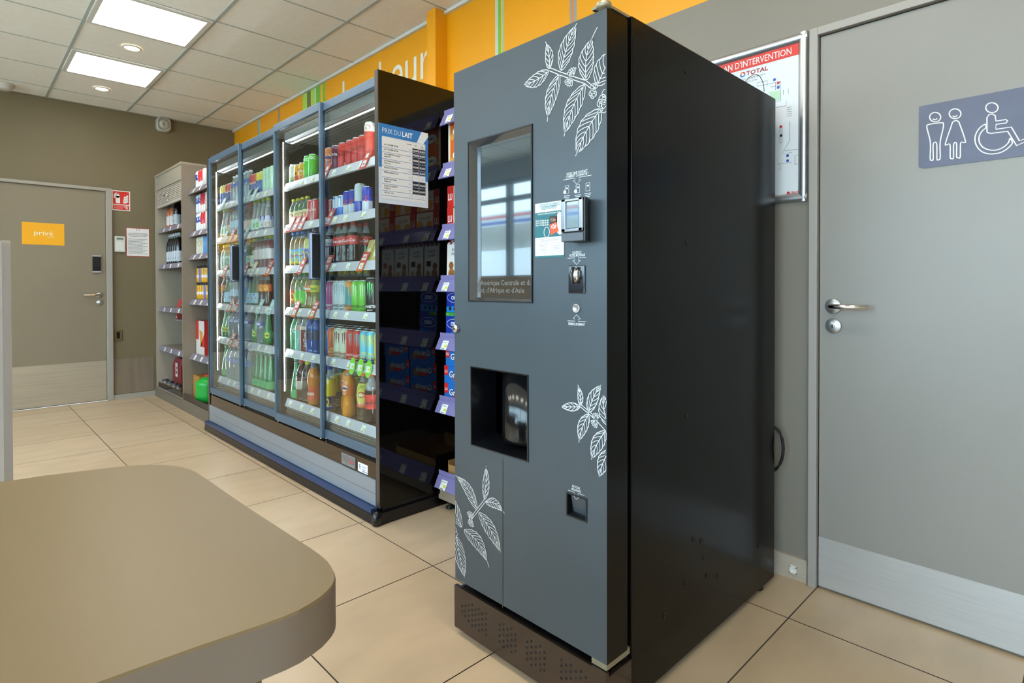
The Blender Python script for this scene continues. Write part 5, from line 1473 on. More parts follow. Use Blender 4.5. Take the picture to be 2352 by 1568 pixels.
bottle('vgreen', 'soda_bottle', 'green bottle with white letters', .226, W5, 'pet', '#2a8a58', '#2f9a5c', (.3, .7, '#3f9c6c'), .85, lab('yc', .5, .05, '#e8f0ea'))
bottle('mint', 'iced_tea_bottle', 'mint-coloured iced tea bottle', .225, .034, 'jar', '#8fc8b8', '#c8bca0', (.05, .62, '#84c4b4'), .7, lambda mb, r, h, z0, z1: [cyl_patch(mb, [(190 + 17 * k, z0 + .02 + .02 * (k % 3)), (194 + 17 * k, z0 + .02 + .02 * (k % 3)), (206 + 17 * k, z0 + .07 + .015 * (k % 2)), (202 + 17 * k, z0 + .07 + .015 * (k % 2))], r, flat('#e0e8e0')) for k in range(5)], (.58, .68, '#c89a8c'), .62)
bottle('arired', 'iced_tea_bottle', 'dark red iced tea bottle', .225, .034, 'jar', '#7c2a30', '#b8a890', (.05, .62, '#7a2229'), .7, lambda mb, r, h, z0, z1: (cyl_text(mb, 'AriZona', r, z0 + .065, .026, flat('#e4dcd4'), 214, vert=True, bold=.02), oval(mb, r, 250, z0 + .07, 14, .018, flat('#6fa24a'))), (.6, .7, '#c8b8a4'), .62)
bottle('dkblue', 'sports_drink_bottle', 'dark blue sports drink bottle', .228, .033, 'ribbed', '#1f4c94', '#15171c', (.36, .6, '#1b2c50'), .86)
bottle('purple', 'sports_drink_bottle', 'dark purple sports drink bottle', .228, .033, 'ribbed', '#3c2048', '#15171c', (.36, .6, '#4a2a54'), .86)
bottle('yelcapdk', 'juice_bottle', 'dark bottle with yellow cap', .226, .034, 'pet', '#1e211a', '#c8c022', (.1, .5, '#2c2a20'), .85)
AQ = clear('clear water', '#e6f0f2', .30, '#dbe6ea', .05, 2.)
AQB = clear('bluish water', '#dbe6f0', .36, '#c2d0e0', .05, 2.)
GRN = clear('green glass', '#8fcf9a', .5, '#35ad62', .05, 2.)
bottle('water', 'water_bottle', 'small clear water bottle', .20, .030, 'ribbed', AQ, '#dfe4e8', (.55, .68, '#3a5ca8'), .9)
bottle('waterb', 'water_bottle', 'clear water bottle with blue cap', .225, W5, 'ribbed', AQ, '#5a78b8', (.3, .52, '#b8cce0'), .9)
bottle('waterlime', 'flavoured_water_bottle', 'tall clear bottle with lime cap', .228, .034, 'pear', AQ, '#b8d85a', (.10, .42, '#bcd6cc'), .9, lambda mb, r, h, z0, z1: oval(mb, r, 225, z0 + .03, 22, .018, flat('#7ab85a')))
bottle('waterlime2', 'flavoured_water_bottle', 'lime-capped bottle with blue-white label', .226, .034, 'pear', AQ, '#b8d85a', (.12, .46, '#cfd4e4'), .9, lambda mb, r, h, z0, z1: (cyl_patch(mb, [(180, z1 - .03), (270, z1 - .03), (270, z1), (180, z1)], r, flat('#3a40a0')), oval(mb, r, 225, z0 + .018, 26, .014, flat('#c8a860'))))
bottle('redwater', 'flavoured_water_bottle', 'clear bottle with red cap', .215, .031, 'pet', clear('rose water', '#ecd4cc', .16, '#c8a098', .05, 1.5), '#c8564a', (.15, .45, '#d8b8a8'), .85)
bottle('lemonflav', 'flavoured_water_bottle', 'pale yellow flavoured water bottle', .215, .032, 'pet', clear('lemon water', '#e8e2b0', .3, '#ccc480', .05, 1.5), '#c8b83c', (.1, .46, '#d8dcb0'), .85, lambda mb, r, h, z0, z1: oval(mb, r, 222, (z0 + z1) / 2, 24, .025, flat('#8cb8d0')))
bottle('tea', 'iced_tea_bottle', 'yellow-capped white-and-green bottle', .205, .031, 'pet', '#a8a47c', '#d8cc3c', (.1, .56, '#d0d8c8'), .8, lambda mb, r, h, z0, z1: oval(mb, r, 222, (z0 + z1) / 2, 24, .03, flat('#5a9a78')))
bottle('darkred', 'juice_bottle', 'green-capped dark red juice bottle', .225, .032, 'ribbed', '#5c2c34', '#2f8a5a', (.3, .6, '#c8b8b4'), .85)
bottle('darkred2', 'juice_bottle', 'lime-capped dark red juice bottle', .226, .033, 'ribbed', '#5c2c34', '#b8c83c', (.3, .6, '#d0c8c8'), .85)
bottle('blueb', 'water_bottle', 'blue-tinted water bottle', .225, .034, 'ribbed', AQB, '#3a4aa8', (.4, .58, '#5a6cae'), .9)
bottle('pelle', 'sparkling_water_bottle', 'green bottle with pale blue label', .225, .031, 'pear', '#2f6a4c', '#c8d4d8', (.1, .42, '#9cc8e0'), .8, lambda mb, r, h, z0, z1: (oval(mb, r, 222, (z0 + z1) / 2, 7, .006, RT), cyl_patch(mb, [(185, z1 - .016), (260, z1 - .016), (260, z1 - .01), (185, z1 - .01)], r, flat('#3a6aa8'))))
bottle('orcola', 'soda_bottle', 'dark cola bottle with orange label', .225, W5, 'contour', '#3c2214', '#d8662c', (.46, .68, '#dc6a24'), .8, lambda mb, r, h, z0, z1: oval(mb, r, 215, (z0 + z1) / 2, 26, .02, flat('#e8c03c')))
bottle('perrier', 'sparkling_water_bottle', 'green pear-shaped sparkling water bottle', .228, .036, 'pear', GRN, '#2f8a4c', (.2, .40, '#2f9a54'), .86, lambda mb, r, h, z0, z1: (oval(mb, r, 222, (z0 + z1) / 2, 26, .02, flat('#d8dc5a')), cyl_text(mb, 'Perrier', r + .0005, (z0 + z1) / 2 - .004, .012, flat('#1c5a34'), 222, bold=.03)))
bottle('perrierbig', 'sparkling_water_bottle', 'tall green sparkling water bottle', .262, .037, 'pear', GRN, '#2f9a6c', (.06, .24, '#5ab87a'), .86)
bottle('bigwater', 'water_bottle', 'large blue-banded water bottle', .225, .043, 'ribbed', AQB, '#c8d4e4', (.56, .68, '#3f53a4'), .93, lambda mb, r, h, z0, z1: oval(mb, r, 222, (z0 + z1) / 2, 22, .010, flat('#e0e4ee')))
bottle('deckwater', 'water_bottle', 'large clear ribbed water bottle', .262, .043, 'ribbed', AQ, '#cfd4d8', (.5, .64, '#7a88b8'), .93)
bottle('clearyel', 'water_bottle', 'clear ribbed bottle with yellow cap', .255, .036, 'ribbed', clear('tinted water', '#e0d8d0', .14, '#b8aca4', .05, 1.6), '#d8d42c', None, .9)
bottle('clearred', 'juice_bottle', 'brown juice bottle with red cap', .255, .036, 'ribbed', clear('brown juice', '#a87c6c', .4, '#7a4438', .05, 1.5), '#c8322c', (.3, .5, '#c8bcb0'), .9)
bottle('oasis', 'fruit_drink_bottle', 'orange fruit drink bottle', .262, .037, 'wasp', '#d07c22', '#4a7cc0', (.12, .42, '#dc5a2a'), .82, lab('OASIS', .4, .022, '#f4e8d8', bold=.05))
bottle('deckor2', 'fruit_drink_bottle', 'blue-labelled yellow drink bottle', .25, W5, 'pet', '#d8c83c', '#3c44a8', (.08, .36, '#4a4a84'), .72)
bottle('yeldeck', 'fruit_drink_bottle', 'purple-capped yellow drink bottle', .252, .034, 'pet', '#e0c41c', '#4a3ca0', (.03, .33, '#3c3460'), .70, lambda mb, r, h, z0, z1: (oval(mb, r, 215, z0 + .045, 22, .022, flat('#dcb828')), cyl_text(mb, 'Orangina', r + .0005, z0 + .018, .014, flat('#e4e0e8'), 215, bold=.03, shear=.2)))
bottle('fanta', 'fruit_drink_bottle', 'orange fizzy drink bottle', .262, .037, 'wasp', '#e08c10', '#e0701c', (.44, .68, '#e0701c'), .84, lambda mb, r, h, z0, z1: (oval(mb, r, 205, z1 - .022, 26, .016, flat('#e8e4d8')), cyl_text(mb, 'fanta', r + .0005, z1 - .028, .018, flat('#3a4a8a'), 205, bold=.06), cyl_text(mb, '0,5', r + .0005, z0 + .008, .016, WHITE, 205, bold=.05)))
bottle('icetea', 'iced_tea_bottle', 'orange-capped yellow-labelled iced tea bottle', .255, .036, 'ribbed', clear('amber tea', '#caa070', .35, '#7a5a30', .05, 1.5), '#e0701c', (.34, .78, '#cfc85a'), .8, lambda mb, r, h, z0, z1: (oval(mb, r, 215, z0 + .048, 40, .034, flat('#e4d44a')), oval(mb, r + .0004, 215, z0 + .055, 30, .016, flat('#b82c30')), cyl_text(mb, 'Lipton', r + .0008, z0 + .050, .016, WHITE, 215, bold=.03), cyl_patch(mb, [(190, z1 - .03), (215, z1 - .004), (240, z1 - .028), (215, z1 - .02)], r, flat('#7ab83a')), cyl_text(mb, 'PÊCHE', r + .0004, z0 + .006, .012, flat('#f0e0d0'), 215, bold=.03)), (.30, .40, '#d8643a'))
bottle('cokedeck', 'cola_bottle', 'cola bottle with orange-red cap', .262, .036, 'contour', '#1a0f0f', '#c84a2c', (.30, .58, '#cc2f2c'), .66, lab('Coca-Cola', .35, .026, '#2a1214', shear=.3))
bottle('aridarkcan', 'juice_bottle', 'dark maroon bottle', .20, .03, 'jar', '#4c1f24', '#7a2c2c', None, .8)

# ---- one prototype of each kind, then copies
PROTO = {}


def proto(key):
    if key not in PROTO:
        k = KIND[key]
        o = k['body'].build(k['name'])
        for nm, mb in k['parts']:
            mb.build(nm, o)
        PROTO[key] = [o, False]
    return PROTO[key]


def put(key, x, y, z, rot, label, group):
    p = proto(key)
    if not p[1]:
        o = p[0]; p[1] = True
    else:
        o = copy_tree(p[0])
    o.location = (x, y, z); o.rotation_euler = (0, 0, rot)
    return tag(o, label, KIND[key]['cat'], group)


DOORN = {3: 'fourth', 2: 'third', 1: 'second', 0: 'first'}
SHELFN = ['top', 'second', 'third', 'fourth', 'fifth', 'bottom']
ylim = [(2.50, 2.915), (2.955, 3.485), (3.565, 4.115), (4.16, 4.735)]
rng = random.Random(11)


def y_of(u, x):
    return at_x(u, 700, x).y


PREV = {}


def fill(door, shelf, items, rows=1, spread=True):
    """items: (kind, photo column) or (kind, column, row offset); set out along the shelf, nearest to the poster last"""
    z = SHZ[shelf] + .0005
    x0 = XS + .012
    cnt = {}; tot = {}
    seq = []
    for it in items:
        key, u = it[0], it[1]
        depth = it[2] if len(it) > 2 else 0
        seq.append((key, u, depth))
    for k, u, d in seq: tot[(k, d)] = tot.get((k, d), 0) + 1
    half = door // 2
    hi = 3.497 if half == 0 else 4.768
    lo = 2.36 if half == 0 else 3.552
    prev = PREV
    for key, u, dd in seq:
        d = (half, shelf, dd)
        k = KIND[key]; r = k['r']
        x = x0 + r + dd * max(.080, 2 * r + .005)
        y = y_of(u, x)
        py = prev.get(d)
        y = min(y, hi - r if py is None else py[0] - py[1] - r - .0045)
        if y - r < lo: continue
        prev[d] = (y, r)
        d = dd
        cnt[(key, d)] = cnt.get((key, d), 0) + 1
        wher = '%s shelf, %s door from poster' % (SHELFN[shelf], DOORN[door])
        desc = k['desc'].replace(',', '')
        if d: desc = ('rear ', 'third-row ')[d - 1] + desc
        lbl = (ORD[cnt[(key, d)] - 1] + ' ' + desc + ' from left, ' if tot[(key, d)] > 1 else desc + ', ') + wher
        grp = k['desc'].replace(',', '') + 's on the %s shelf' % SHELFN[shelf]
        put(key, x, y, z, rng.uniform(-.35, .35) if key not in ('cola', 'icetea', 'fanta', 'yeldeck', 'blackm') else rng.uniform(-.12, .12), lbl, grp)


E_ = lambda s: [(t.split('@')[0], float(t.split('@')[1])) for t in s.split()]
def B_(s, d): return [(t.split('@')[0], float(t.split('@')[1]), d) for t in s.split()]
fill(3, 0, E_('slimby@507 slimby@513 slimbr@519 slimbr@525 water@532 water@538 water@544'))
fill(3, 1, E_('waterlime@511 waterlime@519 redwater@526 waterb@533 waterb@540 waterb@547'))
fill(3, 2, E_('tea@507 tea@513 tea@519 tea@525 tea@531 lemonflav@538 lemonflav@545'))
fill(3, 3, E_('orcola@507 pelle@516 pelle@524 waterb@532 waterb@541'))
fill(3, 4, E_('perrier@515 perrier@524 bigwater@535 bigwater@545'))
fill(3, 5, E_('perrierbig@509 deckwater@520 deckwater@531 deckwater@542'))
fill(2, 0, E_('water@560 water@567 water@574 slimbr@580 slimbr@586 slimby@592 slimby@598 palegreen@605 palegreen@612 palegreen@620'))
fill(2, 1, E_('waterb@560 redwater@570 redwater@577 waterlime@587 waterlime@597 waterlime2@608 waterlime2@617'))
fill(2, 2, E_('blueb@561 lemonflav@573 lemonflav@582 darkred@593 darkred@600 darkred2@609 darkred2@617'))
fill(2, 3, E_('blueb@560 blueb@568 pelle@577 pelle@585 pelle@594 orcola@604 orcola@615'))
fill(2, 4, E_('bigwater@562 bigwater@574 perrier@591 bigwater@604 perrier@616') + B_('bigwater@583', 1))
fill(2, 5, E_('deckwater@564 deckwater@577 perrierbig@591 perrierbig@600 perrierbig@610 perrierbig@620'))
fill(1, 0, E_('whitegreen@655 lipsmall@667 lipton@684 green@703 green@714') + B_('whitegreen@662 lipton@674 lipton@690 green@706', 1))
fill(1, 1, E_('yellowcap@659 yellowcap@667 yellowcap@676 yellowcap@687 redthin@704 redthin@718') + B_('yellowcap@665 yellowcap@675 yellowcap@686 yellowcap@697', 1))
fill(1, 2, E_('bluecap@661 bluecap@670 bluecap@680 orangina@695 orangina@712') + B_('bluecap@668 bluecap@679 redlab@698', 1))
fill(1, 3, E_('orcap@655 greencap@668 greencap@681 peach2@697 peach@714') + B_('orcap@662 greencap@672 peach@700', 1))
fill(1, 4, E_('vgreen@657 mint@669 arired@684 dkblue@700 dkblue@717') + B_('mint@676 arired@688 dkblue@704', 1))
fill(1, 5, E_('perrierbig@655 clearred@672 clearyel@690 oasis@713') + B_('clearyel@683 clearyel@699', 1))
fill(0, 0, E_('orange@747 orange@760 cherry@775 cola@791 cola@808 cola@823 cola@836 tallred@851') + B_('orange@757 cherry@772 cola@797 cola@815 cola@832', 1))
fill(0, 1, E_('redthin@745 whiteblue@776 whiteblue@788 bluesmall@801 bluesmall@812 bigblue@830 bluesmall@845') + B_('redthin@752 redthin@765 bluesmall@805 bluesmall@818', 1))
fill(0, 2, E_('cherrypet@748 cherrypet@760 cokepet@780 cokepet@794 cokepet@812') + B_('cherrypet@757 cokepet@788 cokepet@806 cokepet@826 cokepet@842', 1))
fill(0, 3, E_('magenta@748 magenta@764 white@778 white@789 tealor@801 greenm@816 greenm@832 blackm@850') + B_('yelcapdk@745 yelcapdk@763 yelcapdk@783 yelcapdk@797 yelcapdk@812 yelcapdk@826 yelcapdk@842', 1))
fill(0, 4, E_('blueor@751 orm@766 beige@778 beige@790 redm@802 redm@814 sky@828 sky@842 yelm@855') + B_('aridarkcan@742 blueor@760 orm@772 beige@784 redm@796 redm@810 sky@823 sky@836 yelm@848', 1) + B_('blueor@768 beige@780 redm@792 redm@806 sky@820 yelm@834', 2))
fill(0, 5, E_('yeldeck@757 fanta@801 icetea@835 cokedeck@852') + B_('yeldeck@768 fanta@797 icetea@820', 1) + B_('yeldeck@782 yeldeck@800', 2))

# ---- red and orange promotion cards hung on the rails
CRD, CRO = mat('card red', '#c8382e', .45), mat('card orange', '#dc6a28', .45)
CTEAL = mat('card pale teal', '#a8cfd0', .45)


def card(u, shelf, door, style, n, w=.062, h=.105):
    xr = XS - .019
    y = y_of(u, xr); z = SHZ[shelf] - .044
    mb = MB()
    U, V = (0, -1, 0), (.34, -.16, .92)
    Nn = Vector(U).cross(Vector(V)).normalized() * .0012
    O = Vector((xr, y + w / 2, z))
    p0, p1, p2, p3 = (plane(O, U, V, q) for q in (0, -.0012, -.0016, -.0020))
    if p1(0, 0).x > O.x: p0, p1, p2, p3 = (plane(O, U, V, q) for q in (0, .0012, .0016, .0020))
    c1, c2 = {'red': (CRD, CRD), 'promo': (CRD, CRO), 'teal': (CTEAL, CTEAL), 'cream': (mat('card cream', '#d8c0a0', .5), mat('card cream', '#d8c0a0', .5))}[style]
    vs = [q(a, b) for q in (p0, p1) for a, b in ((0, 0), (w, 0), (w, h), (0, h))]
    mb.add(vs, [(0, 1, 2, 3), (7, 6, 5, 4), (0, 4, 5, 1), (1, 5, 6, 2), (2, 6, 7, 3), (3, 7, 4, 0)], c1)
    if c2 is not c1: mb.rect(p2, 0, w, 0, h * .4, c2)
    mb.rect(p3, w * .22, w * .78, h * .12, h * .44, WHITE)
    if style == 'promo':
        mb.text(p3, 'PRIX', w / 2, h * .76, .017, WHITE, 'c', bold=.05); mb.text(p3, 'SERRÉ', w / 2, h * .58, .017, WHITE, 'c', bold=.05, maxw=w * .8)
        mb.text(plane(O, U, V, .0024 if p1(0, 0).x < O.x and p0 is not None and (plane(O, U, V, .0012)(0, 0).x < O.x) else -.0024), '2', w / 2, h * .2, .02, BLACKP, 'c', bold=.04)
    else:
        mb.rect(p3, w * .3, w * .7, h * .58, h * .8, WHITE)
        mb.rect(plane(O, U, V, .0024 if plane(O, U, V, .0012)(0, 0).x < O.x else -.0024), w * .36, w * .64, h * .2, h * .3, flat('#5a6aa0'))
    nm = {'red': 'red shelf card with white panels', 'promo': 'red and orange promotion card', 'teal': 'pale teal shelf card', 'cream': 'cream shelf card'}[style]
    tag(mb.build('promotion_card'), '%s, %s along, %s rail, %s fridge door from the poster' % (nm, ORD[n], SHELFN[shelf], DOORN[door]), 'card', 'promotion cards on the fridge price rails')


for u, s, d, st_, n in ((742, 0, 0, 'red', 0), (833, 0, 0, 'red', 1), (750, 1, 0, 'red', 0), (745, 2, 0, 'promo', 0), (825, 2, 0, 'promo', 1),
                        (661, 1, 1, 'red', 0), (674, 1, 1, 'red', 1), (687, 1, 1, 'red', 2), (686, 2, 1, 'red', 0), (672, 3, 1, 'promo', 0), (713, 3, 1, 'promo', 1),
                        (564, 0, 2, 'teal', 0), (579, 0, 2, 'teal', 1), (560, 1, 2, 'teal', 0), (559, 2, 2, 'red', 0), (576, 2, 2, 'cream', 1), (612, 2, 2, 'promo', 2), (590, 3, 2, 'teal', 0), (615, 3, 2, 'teal', 1),
                        (507, 0, 3, 'teal', 0), (511, 1, 3, 'teal', 0), (527, 1, 3, 'promo', 1), (540, 1, 3, 'promo', 2), (511, 2, 3, 'promo', 0), (524, 3, 3, 'promo', 0), (538, 3, 3, 'promo', 1), (526, 4, 3, 'promo', 0), (541, 4, 3, 'promo', 1)):
    card(u, s, d, st_, n)
# green oval tags under the tall cans
for i, u in enumerate((808, 826, 845)):
    x = XS - .018; c = Vector((x, y_of(u, x), SHZ[4] - .012))
    Pg = plane(c, (0, -1, 0), (.15, 0, 1)); G_ = mat('lime tag', '#86d83a', .4)
    mb = MB(); nn = 20
    ri = [(.028 * cos(2 * pi * k / nn), .044 * sin(2 * pi * k / nn)) for k in range(nn)]
    mb.add([Pg(*p) for p in ri] + [Pg(*p) + Vector((.0015, 0, 0)) for p in ri], [tuple(range(nn)), tuple(reversed(range(nn, 2 * nn)))] + [(k, nn + k, nn + (k + 1) % nn, (k + 1) % nn) for k in range(nn)], G_)
    Pg2 = plane(c + Vector((-.0006, 0, 0)), (0, -1, 0), (.15, 0, 1)); mb.rect(Pg2, -.019, .019, -.016, .014, TAGM)
    Pg3 = plane(c + Vector((-.0012, 0, 0)), (0, -1, 0), (.15, 0, 1)); mb.rect(Pg3, .0, .017, -.008, .002, TAGY)
    tag(mb.build('oval_price_tag'), 'lime green oval price tag under the tall energy cans, %s from the left' % ORD[i], 'tag', 'lime oval price tags')
# sandwich packs leaning at the front of the third shelf
SWM, SWL = mat('sandwich filling', '#b89a6a', .6, noise=.3, scale=40), mat('sandwich film', '#8fae3c', .4)
for i, u in enumerate((840, 856)):
    x = XS + .006; y = y_of(u, x)
    mb = MB()
    mb.prism([(0, 0), (.03, .0), (.056, .108), (.042, .116)], 'y', -.03, .03, SWM)
    P = plane((-.0008, .03, 0), (0, -1, 0), (.042, 0, .116)); L = math.hypot(.042, .116)
    mb.rect(P, 0, .007, 0, L, SWL); mb.rect(P, .053, .06, 0, L, SWL); mb.rect(P, .007, .053, 0, .012, SWL)
    mb.rect(plane((-.0014, .03, 0), (0, -1, 0), (.042, 0, .116)), .018, .042, .03, .075, mat('snack label', '#d8cfc0', .5))
    o = mb.build('sandwich_pack'); o.location = (x, y, SHZ[2] + .0005)
    tag(o, 'green-edged sandwich pack leaning on the third fridge shelf, %s along' % ORD[i], 'sandwich pack', 'sandwich packs in the fridge')

# ---- far shelving: open bay
def row(kind, ys, x, z, label, grp, rows=1):
    for i, y in enumerate(ys):
        put(kind, x, y, z, rng.uniform(-.3, .3), label % ORD[i] if '%s' in label else label, grp)


can('beerbw', 'beer_can', 'blue and white tall can', T_, .0328, [(.3, '#d8dce4'), (.5, '#d8dce4'), (.8, '#2c469c'), (9, '#d0d8e8')], lambda mb, r, h: (cyl_patch(mb, [(190, .3 * h), (240, .45 * h), (240, .6 * h), (190, .5 * h)], r, flat('#2c3f98')), oval(mb, r, 225, .7 * h, 18, .012, WHITE)))
can('beerred', 'beer_can', 'red and white tall can', T_, .0328, [(.38, '#e0d8d8'), (9, '#c82c34')], lambda mb, r, h: cyl_patch(mb, [(200, .4 * h), (250, .4 * h), (250, .55 * h), (200, .55 * h)], r, flat('#e4dcdc')))
can('beerwhite', 'beer_can', 'white tall can', T_, .0328, [(.06, '#c04048'), (9, '#d8d8dc')], lambda mb, r, h: cyl_patch(mb, [(195, .45 * h), (250, .5 * h), (250, .6 * h), (195, .55 * h)], r, flat('#7a7f8c')))
can('beercream', 'beer_can', 'cream tall can with gold mark', T_, .0328, '#d8d4c0', lambda mb, r, h: oval(mb, r, 205, .6 * h, 22, .024, flat('#c89a2c')))
can('beerblue', 'beer_can', 'light blue tall can', T_, .0328, '#5a92cc', lambda mb, r, h: oval(mb, r, 215, .55 * h, 18, .02, flat('#7fb0e0')))
can('rumcan', 'mixed_drink_can', 'black yellow and red can', .15, .0328, [(.3, '#d8a022'), (.45, '#d8cfd8'), (.85, '#d0a41c'), (9, '#1c1a18')], lambda mb, r, h: oval(mb, r, 215, .66 * h, 30, .016, flat('#b0282c')), mat('black lid', '#222222', .4))
can('rumcan2', 'mixed_drink_can', 'violet-grey can', .15, .0328, [(.85, '#7c78b0'), (9, '#1c1a18')], None, MATS['black lid'])
gx_ = OX + .06


def oy(u): return at_x(u, 700, gx_).y


def olist(items, zi, zoff, word):
    cnt = {}; tot = {}
    for k, u in items: tot[k] = tot.get(k, 0) + 1
    prev = None
    for k, u in items:
        y = oy(u); r = KIND[k]['r']
        if prev is not None: y = min(y, prev - 2 * r - .002)
        y = min(y, OY1 - .04)
        prev = y
        cnt[k] = cnt.get(k, 0) + 1
        put(k, gx_, y, oz[zi] + zoff + .0005, rng.uniform(-.3, .3), KIND[k]['desc'] + (', %s along' % ORD[cnt[k] - 1] if tot[k] > 1 else '') + ', ' + word, 'cans on the taupe open shelving')


top_ = 'beerbw@448 beerred@454 beerred@461 beerwhite@469'
olist(E_(top_), 0, 0, 'on the top shelf of the open bay')
olist(E_('beerbw@444 beerbw@451 beerred@458 beerred@464 beerwhite@471'), 1, 0, 'lower layer of the second open-bay shelf')
olist(E_('beerbw@444 beerbw@451 beerred@458 beerred@464 beerwhite@471'), 1, T_ + .001, 'upper layer of the second open-bay shelf')
olist(E_('beercream@443 beercream@449 beercream@459 beerblue@465 beerblue@471'), 2, 0, 'on the third shelf of the open bay')
olist(E_('rumcan@447 rumcan@453 rumcan@459 rumcan2@466 rumcan@472'), 3, 0, 'lower layer, fourth open-bay shelf')
olist(E_('rumcan@447 rumcan2@456 rumcan@464 rumcan@471'), 3, .151, 'upper layer, fourth open-bay shelf')
# red beer carton, green jug, wooden crate
p = at_x(449, 800, OX + .03)
mb = MB().box(0, .16, -.17, .07, 0, .30, mat('carton red', '#c4302c', .5)).rect(plane((-.0008, .07, 0), (0, -1, 0), (0, 0, 1)), 0, .24, 0, .13, flat('#d8d0cc'))
mb.rect(plane((-.0016, .07, 0), (0, -1, 0), (0, 0, 1)), .08, .24, .05, .3, flat('#d8d4d0')).add([plane((-.0024, .07, 0), (0, -1, 0), (0, 0, 1))(*q) for q in ((.1, .22), (.2, .2), (.17, .08), (.13, .08))], [(0, 1, 2, 3)], flat('#d89a3c'))
mb.add([plane((-.0024, .07, 0), (0, -1, 0), (0, 0, 1))(*q) for q in ((.12, .07), (.24, .07), (.24, .19))], [(0, 1, 2)], flat('#c4302c'))
o = mb.build('beer_carton'); o.location = (p.x, min(p.y - .04, 5.665), oz[4] + .0005)
tag(o, 'red and white beer carton with a glass picture on the open taupe shelf', 'carton')
p = at_x(441, 880, CX0 + .1)
wc = MB(); WDM = mat('crate wood', '#b07c38', .6, noise=.2, scale=8, stretch=(1, 1, 8))
wc.box(0, .17, -.16, .02, 0, .21, WDM)
o = wc.build('wooden_crate'); o.location = (1.548, 5.715, .1005); tag(o, 'plain wooden crate on the base deck behind the green canister', 'crate')
gj = MB().lathe([(.0, 0), (.085, 0), (.098, .02), (.10, .06), (.094, .12), (.10, .15), (.092, .185), (.05, .21), (.03, .22), (0, .22)], mat('green plastic', '#1fa83c', .3), 28)
o = gj.build('canister'); cpj = at_x(463, 890, CX0 + .105)
MB().lathe([(.0, .218), (.028, .218), (.028, .24), (0, .242)], mat('canister red', '#c83a2c', .4), 16).build('cap', o)
o.location = (1.585, min(at_x(461, 890, 1.585).y, 5.44), .1005)
tag(o, 'round green plastic canister on the base deck beside the fridge', 'canister')
# ---- far cabinet
bottle('rose', 'wine_bottle', 'rosé wine bottle', .29, .037, 'pet', '#b8683c', '#c8b0a0', (.14, .45, '#d8d0cc'), .7)
bottle('dark', 'wine_bottle', 'dark wine bottle with silver neck', .31, .038, 'pet', '#14151a', '#c0c4cc', (.1, .42, '#b8c0c8'), .86, lambda mb, r, h, z0, z1: cyl_patch(mb, [(190, z0 + .02), (240, z0 + .02), (240, z0 + .04), (190, z0 + .04)], r, flat('#2a2c38')))
bx = CX0 + .12
for i, (k, u) in enumerate((('rose', 391), ('rose', 398), ('dark', 408))):
    put(k, bx, min(at_x(u, 500, bx).y, 6.62 - .09 * i), c1z[0] + .0005, 0, ('first rosé bottle, upper cabinet shelf', 'second rosé bottle, upper cabinet shelf', 'dark bottle beside the rosé on the upper cabinet shelf')[i], 'bottles in the shutter cabinet')
pv = 6.71
for i, u in enumerate((390, 395, 401, 407, 412)):
    y = min(at_x(u, 580, bx).y, pv - .079); pv = y
    if y < CY_0 + .045: break
    put('dark', bx, y, c1z[1] + .0005, 0, 'dark bottle with silver neck, %s along, second cabinet shelf' % ORD[i], 'bottles in the shutter cabinet')
p = at_x(409, 690, CX0 + .10)
mb = MB().prism([(0, 0), (.004, 0), (.034, .085), (.030, .085)], 'y', -.05, .05, flat('#c8322e')).text(plane((.008, .04, .02), (0, -1, 0), (.03, 0, .085)), 'PRIX', 0, .03, .03, WHITE, maxw=.08)
o = mb.build('promotion_card'); o.location = (p.x, p.y, c1z[2] + .0005); tag(o, 'small red card standing on the third shelf of the shutter cabinet', 'card')
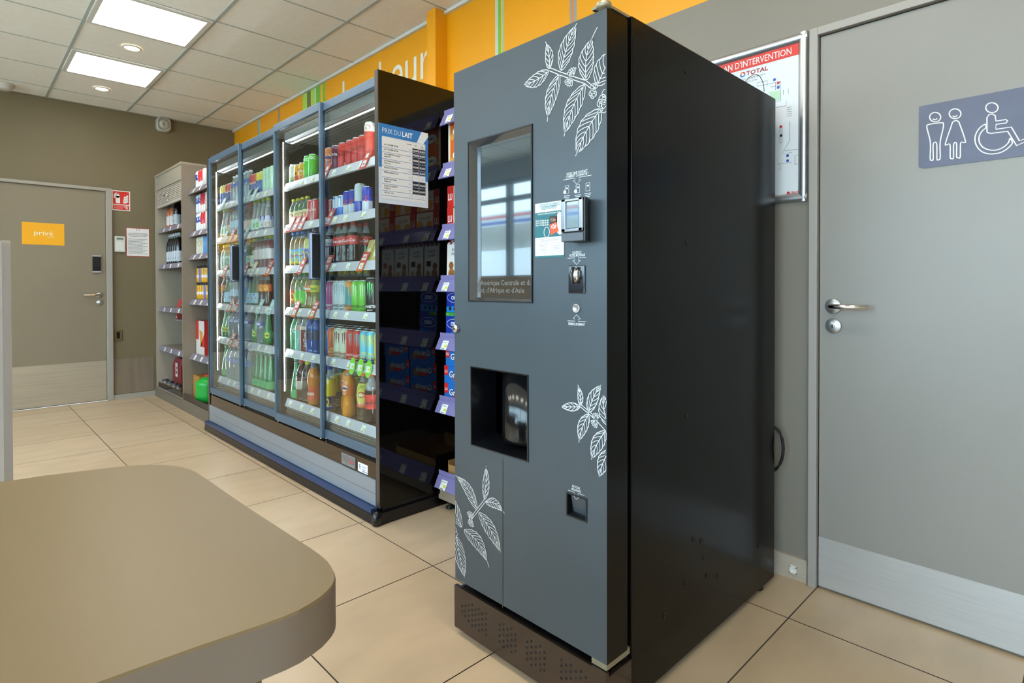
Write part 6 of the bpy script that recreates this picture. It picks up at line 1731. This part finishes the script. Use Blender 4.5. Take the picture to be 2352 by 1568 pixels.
for i, u in enumerate((394, 400, 406, 411)):
    y = at_x(u, 720, CX0 + .19).y
    c = ('#c8beb8', '#23252c', '#c8beb8', '#b84a44')[i]
    mb = MB().box(-.022, .022, -.024, .024, 0, .062, flat(c)).rect(plane((-.0228, .024, 0), (0, -1, 0), (0, 0, 1)), .0, .048, .01, .03, flat(('#b8383a', '#4a4c58', '#b8383a', '#d8d0cc')[i]))
    o = mb.build('small_packet'); o.location = (CX0 + .19, y, zs + .0005)
    tag(o, '%s small packet, %s along, on the little hanging cabinet shelf' % (('white and red', 'black', 'white and red', 'red')[i], ORD[i]), 'packet', 'small packets in the shutter cabinet')
p = at_x(398, 860, CX0 + .14)
rb = MB(); RBM = mat('crimson bag', '#8c1f2a', .35)
rb.prism([(0, 0), (.16, 0), (.165, .25), (.10, .285), (.02, .28), (-.008, .2)], 'y', -.19, .12, RBM)
rb.rect(plane((-.010, .12, 0), (0, -1, 0), (0, 0, 1)), .12, .2, .1, .24, flat('#d8d0d0')).rect(plane((-.0108, .12, 0), (0, -1, 0), (0, 0, 1)), .14, .18, .13, .16, RBM).rect(plane((-.0108, .12, 0), (0, -1, 0), (0, 0, 1)), .15, .19, .18, .2, RBM)
o = rb.build('crimson_bag', bevel=.006); o.location = (p.x, min(p.y, 6.53), .1005)
tag(o, 'crimson printed bag on the base of the shutter cabinet', 'bag')
JG = clear('glass jar', '#e0e4e8', .2, '#b8a890', .05, 1.5)
for i, u in enumerate((381, 391, 402, 411)):
    x = CX0 + .045; y = at_x(u, 900, x).y
    if y < CY_0 + .04: continue
    mb = MB().lathe([(0, 0), (.030, 0), (.033, .01), (.033, .055), (.028, .065)], JG, 18).lathe([(0, .003), (.028, .003), (.029, .04), (0, .04)], flat('#a8845c'), 14)
    o = mb.build('glass_jar'); MB().lathe([(.031, .063), (.031, .078), (0, .08)], mat('dark lid', '#2c2f3c', .3), 18, caps=False).build('lid', o)
    o.location = (x, y, .1005)
    tag(o, 'squat glass jar with dark lid, %s along, base of the shutter cabinet' % ORD[i], 'jar', 'jars at the cabinet foot')
w = bpy.data.worlds.new('sky'); SC.world = w; w.use_nodes = True
w.node_tree.nodes['Background'].inputs['Color'].default_value = (.62, .80, 1, 1); w.node_tree.nodes['Background'].inputs['Strength'].default_value = 7
SC.view_settings.view_transform = 'Standard'; SC.view_settings.look = 'None'; SC.view_settings.gamma = 1; SC.view_settings.use_curve_mapping = False
SC.view_settings.exposure = .92
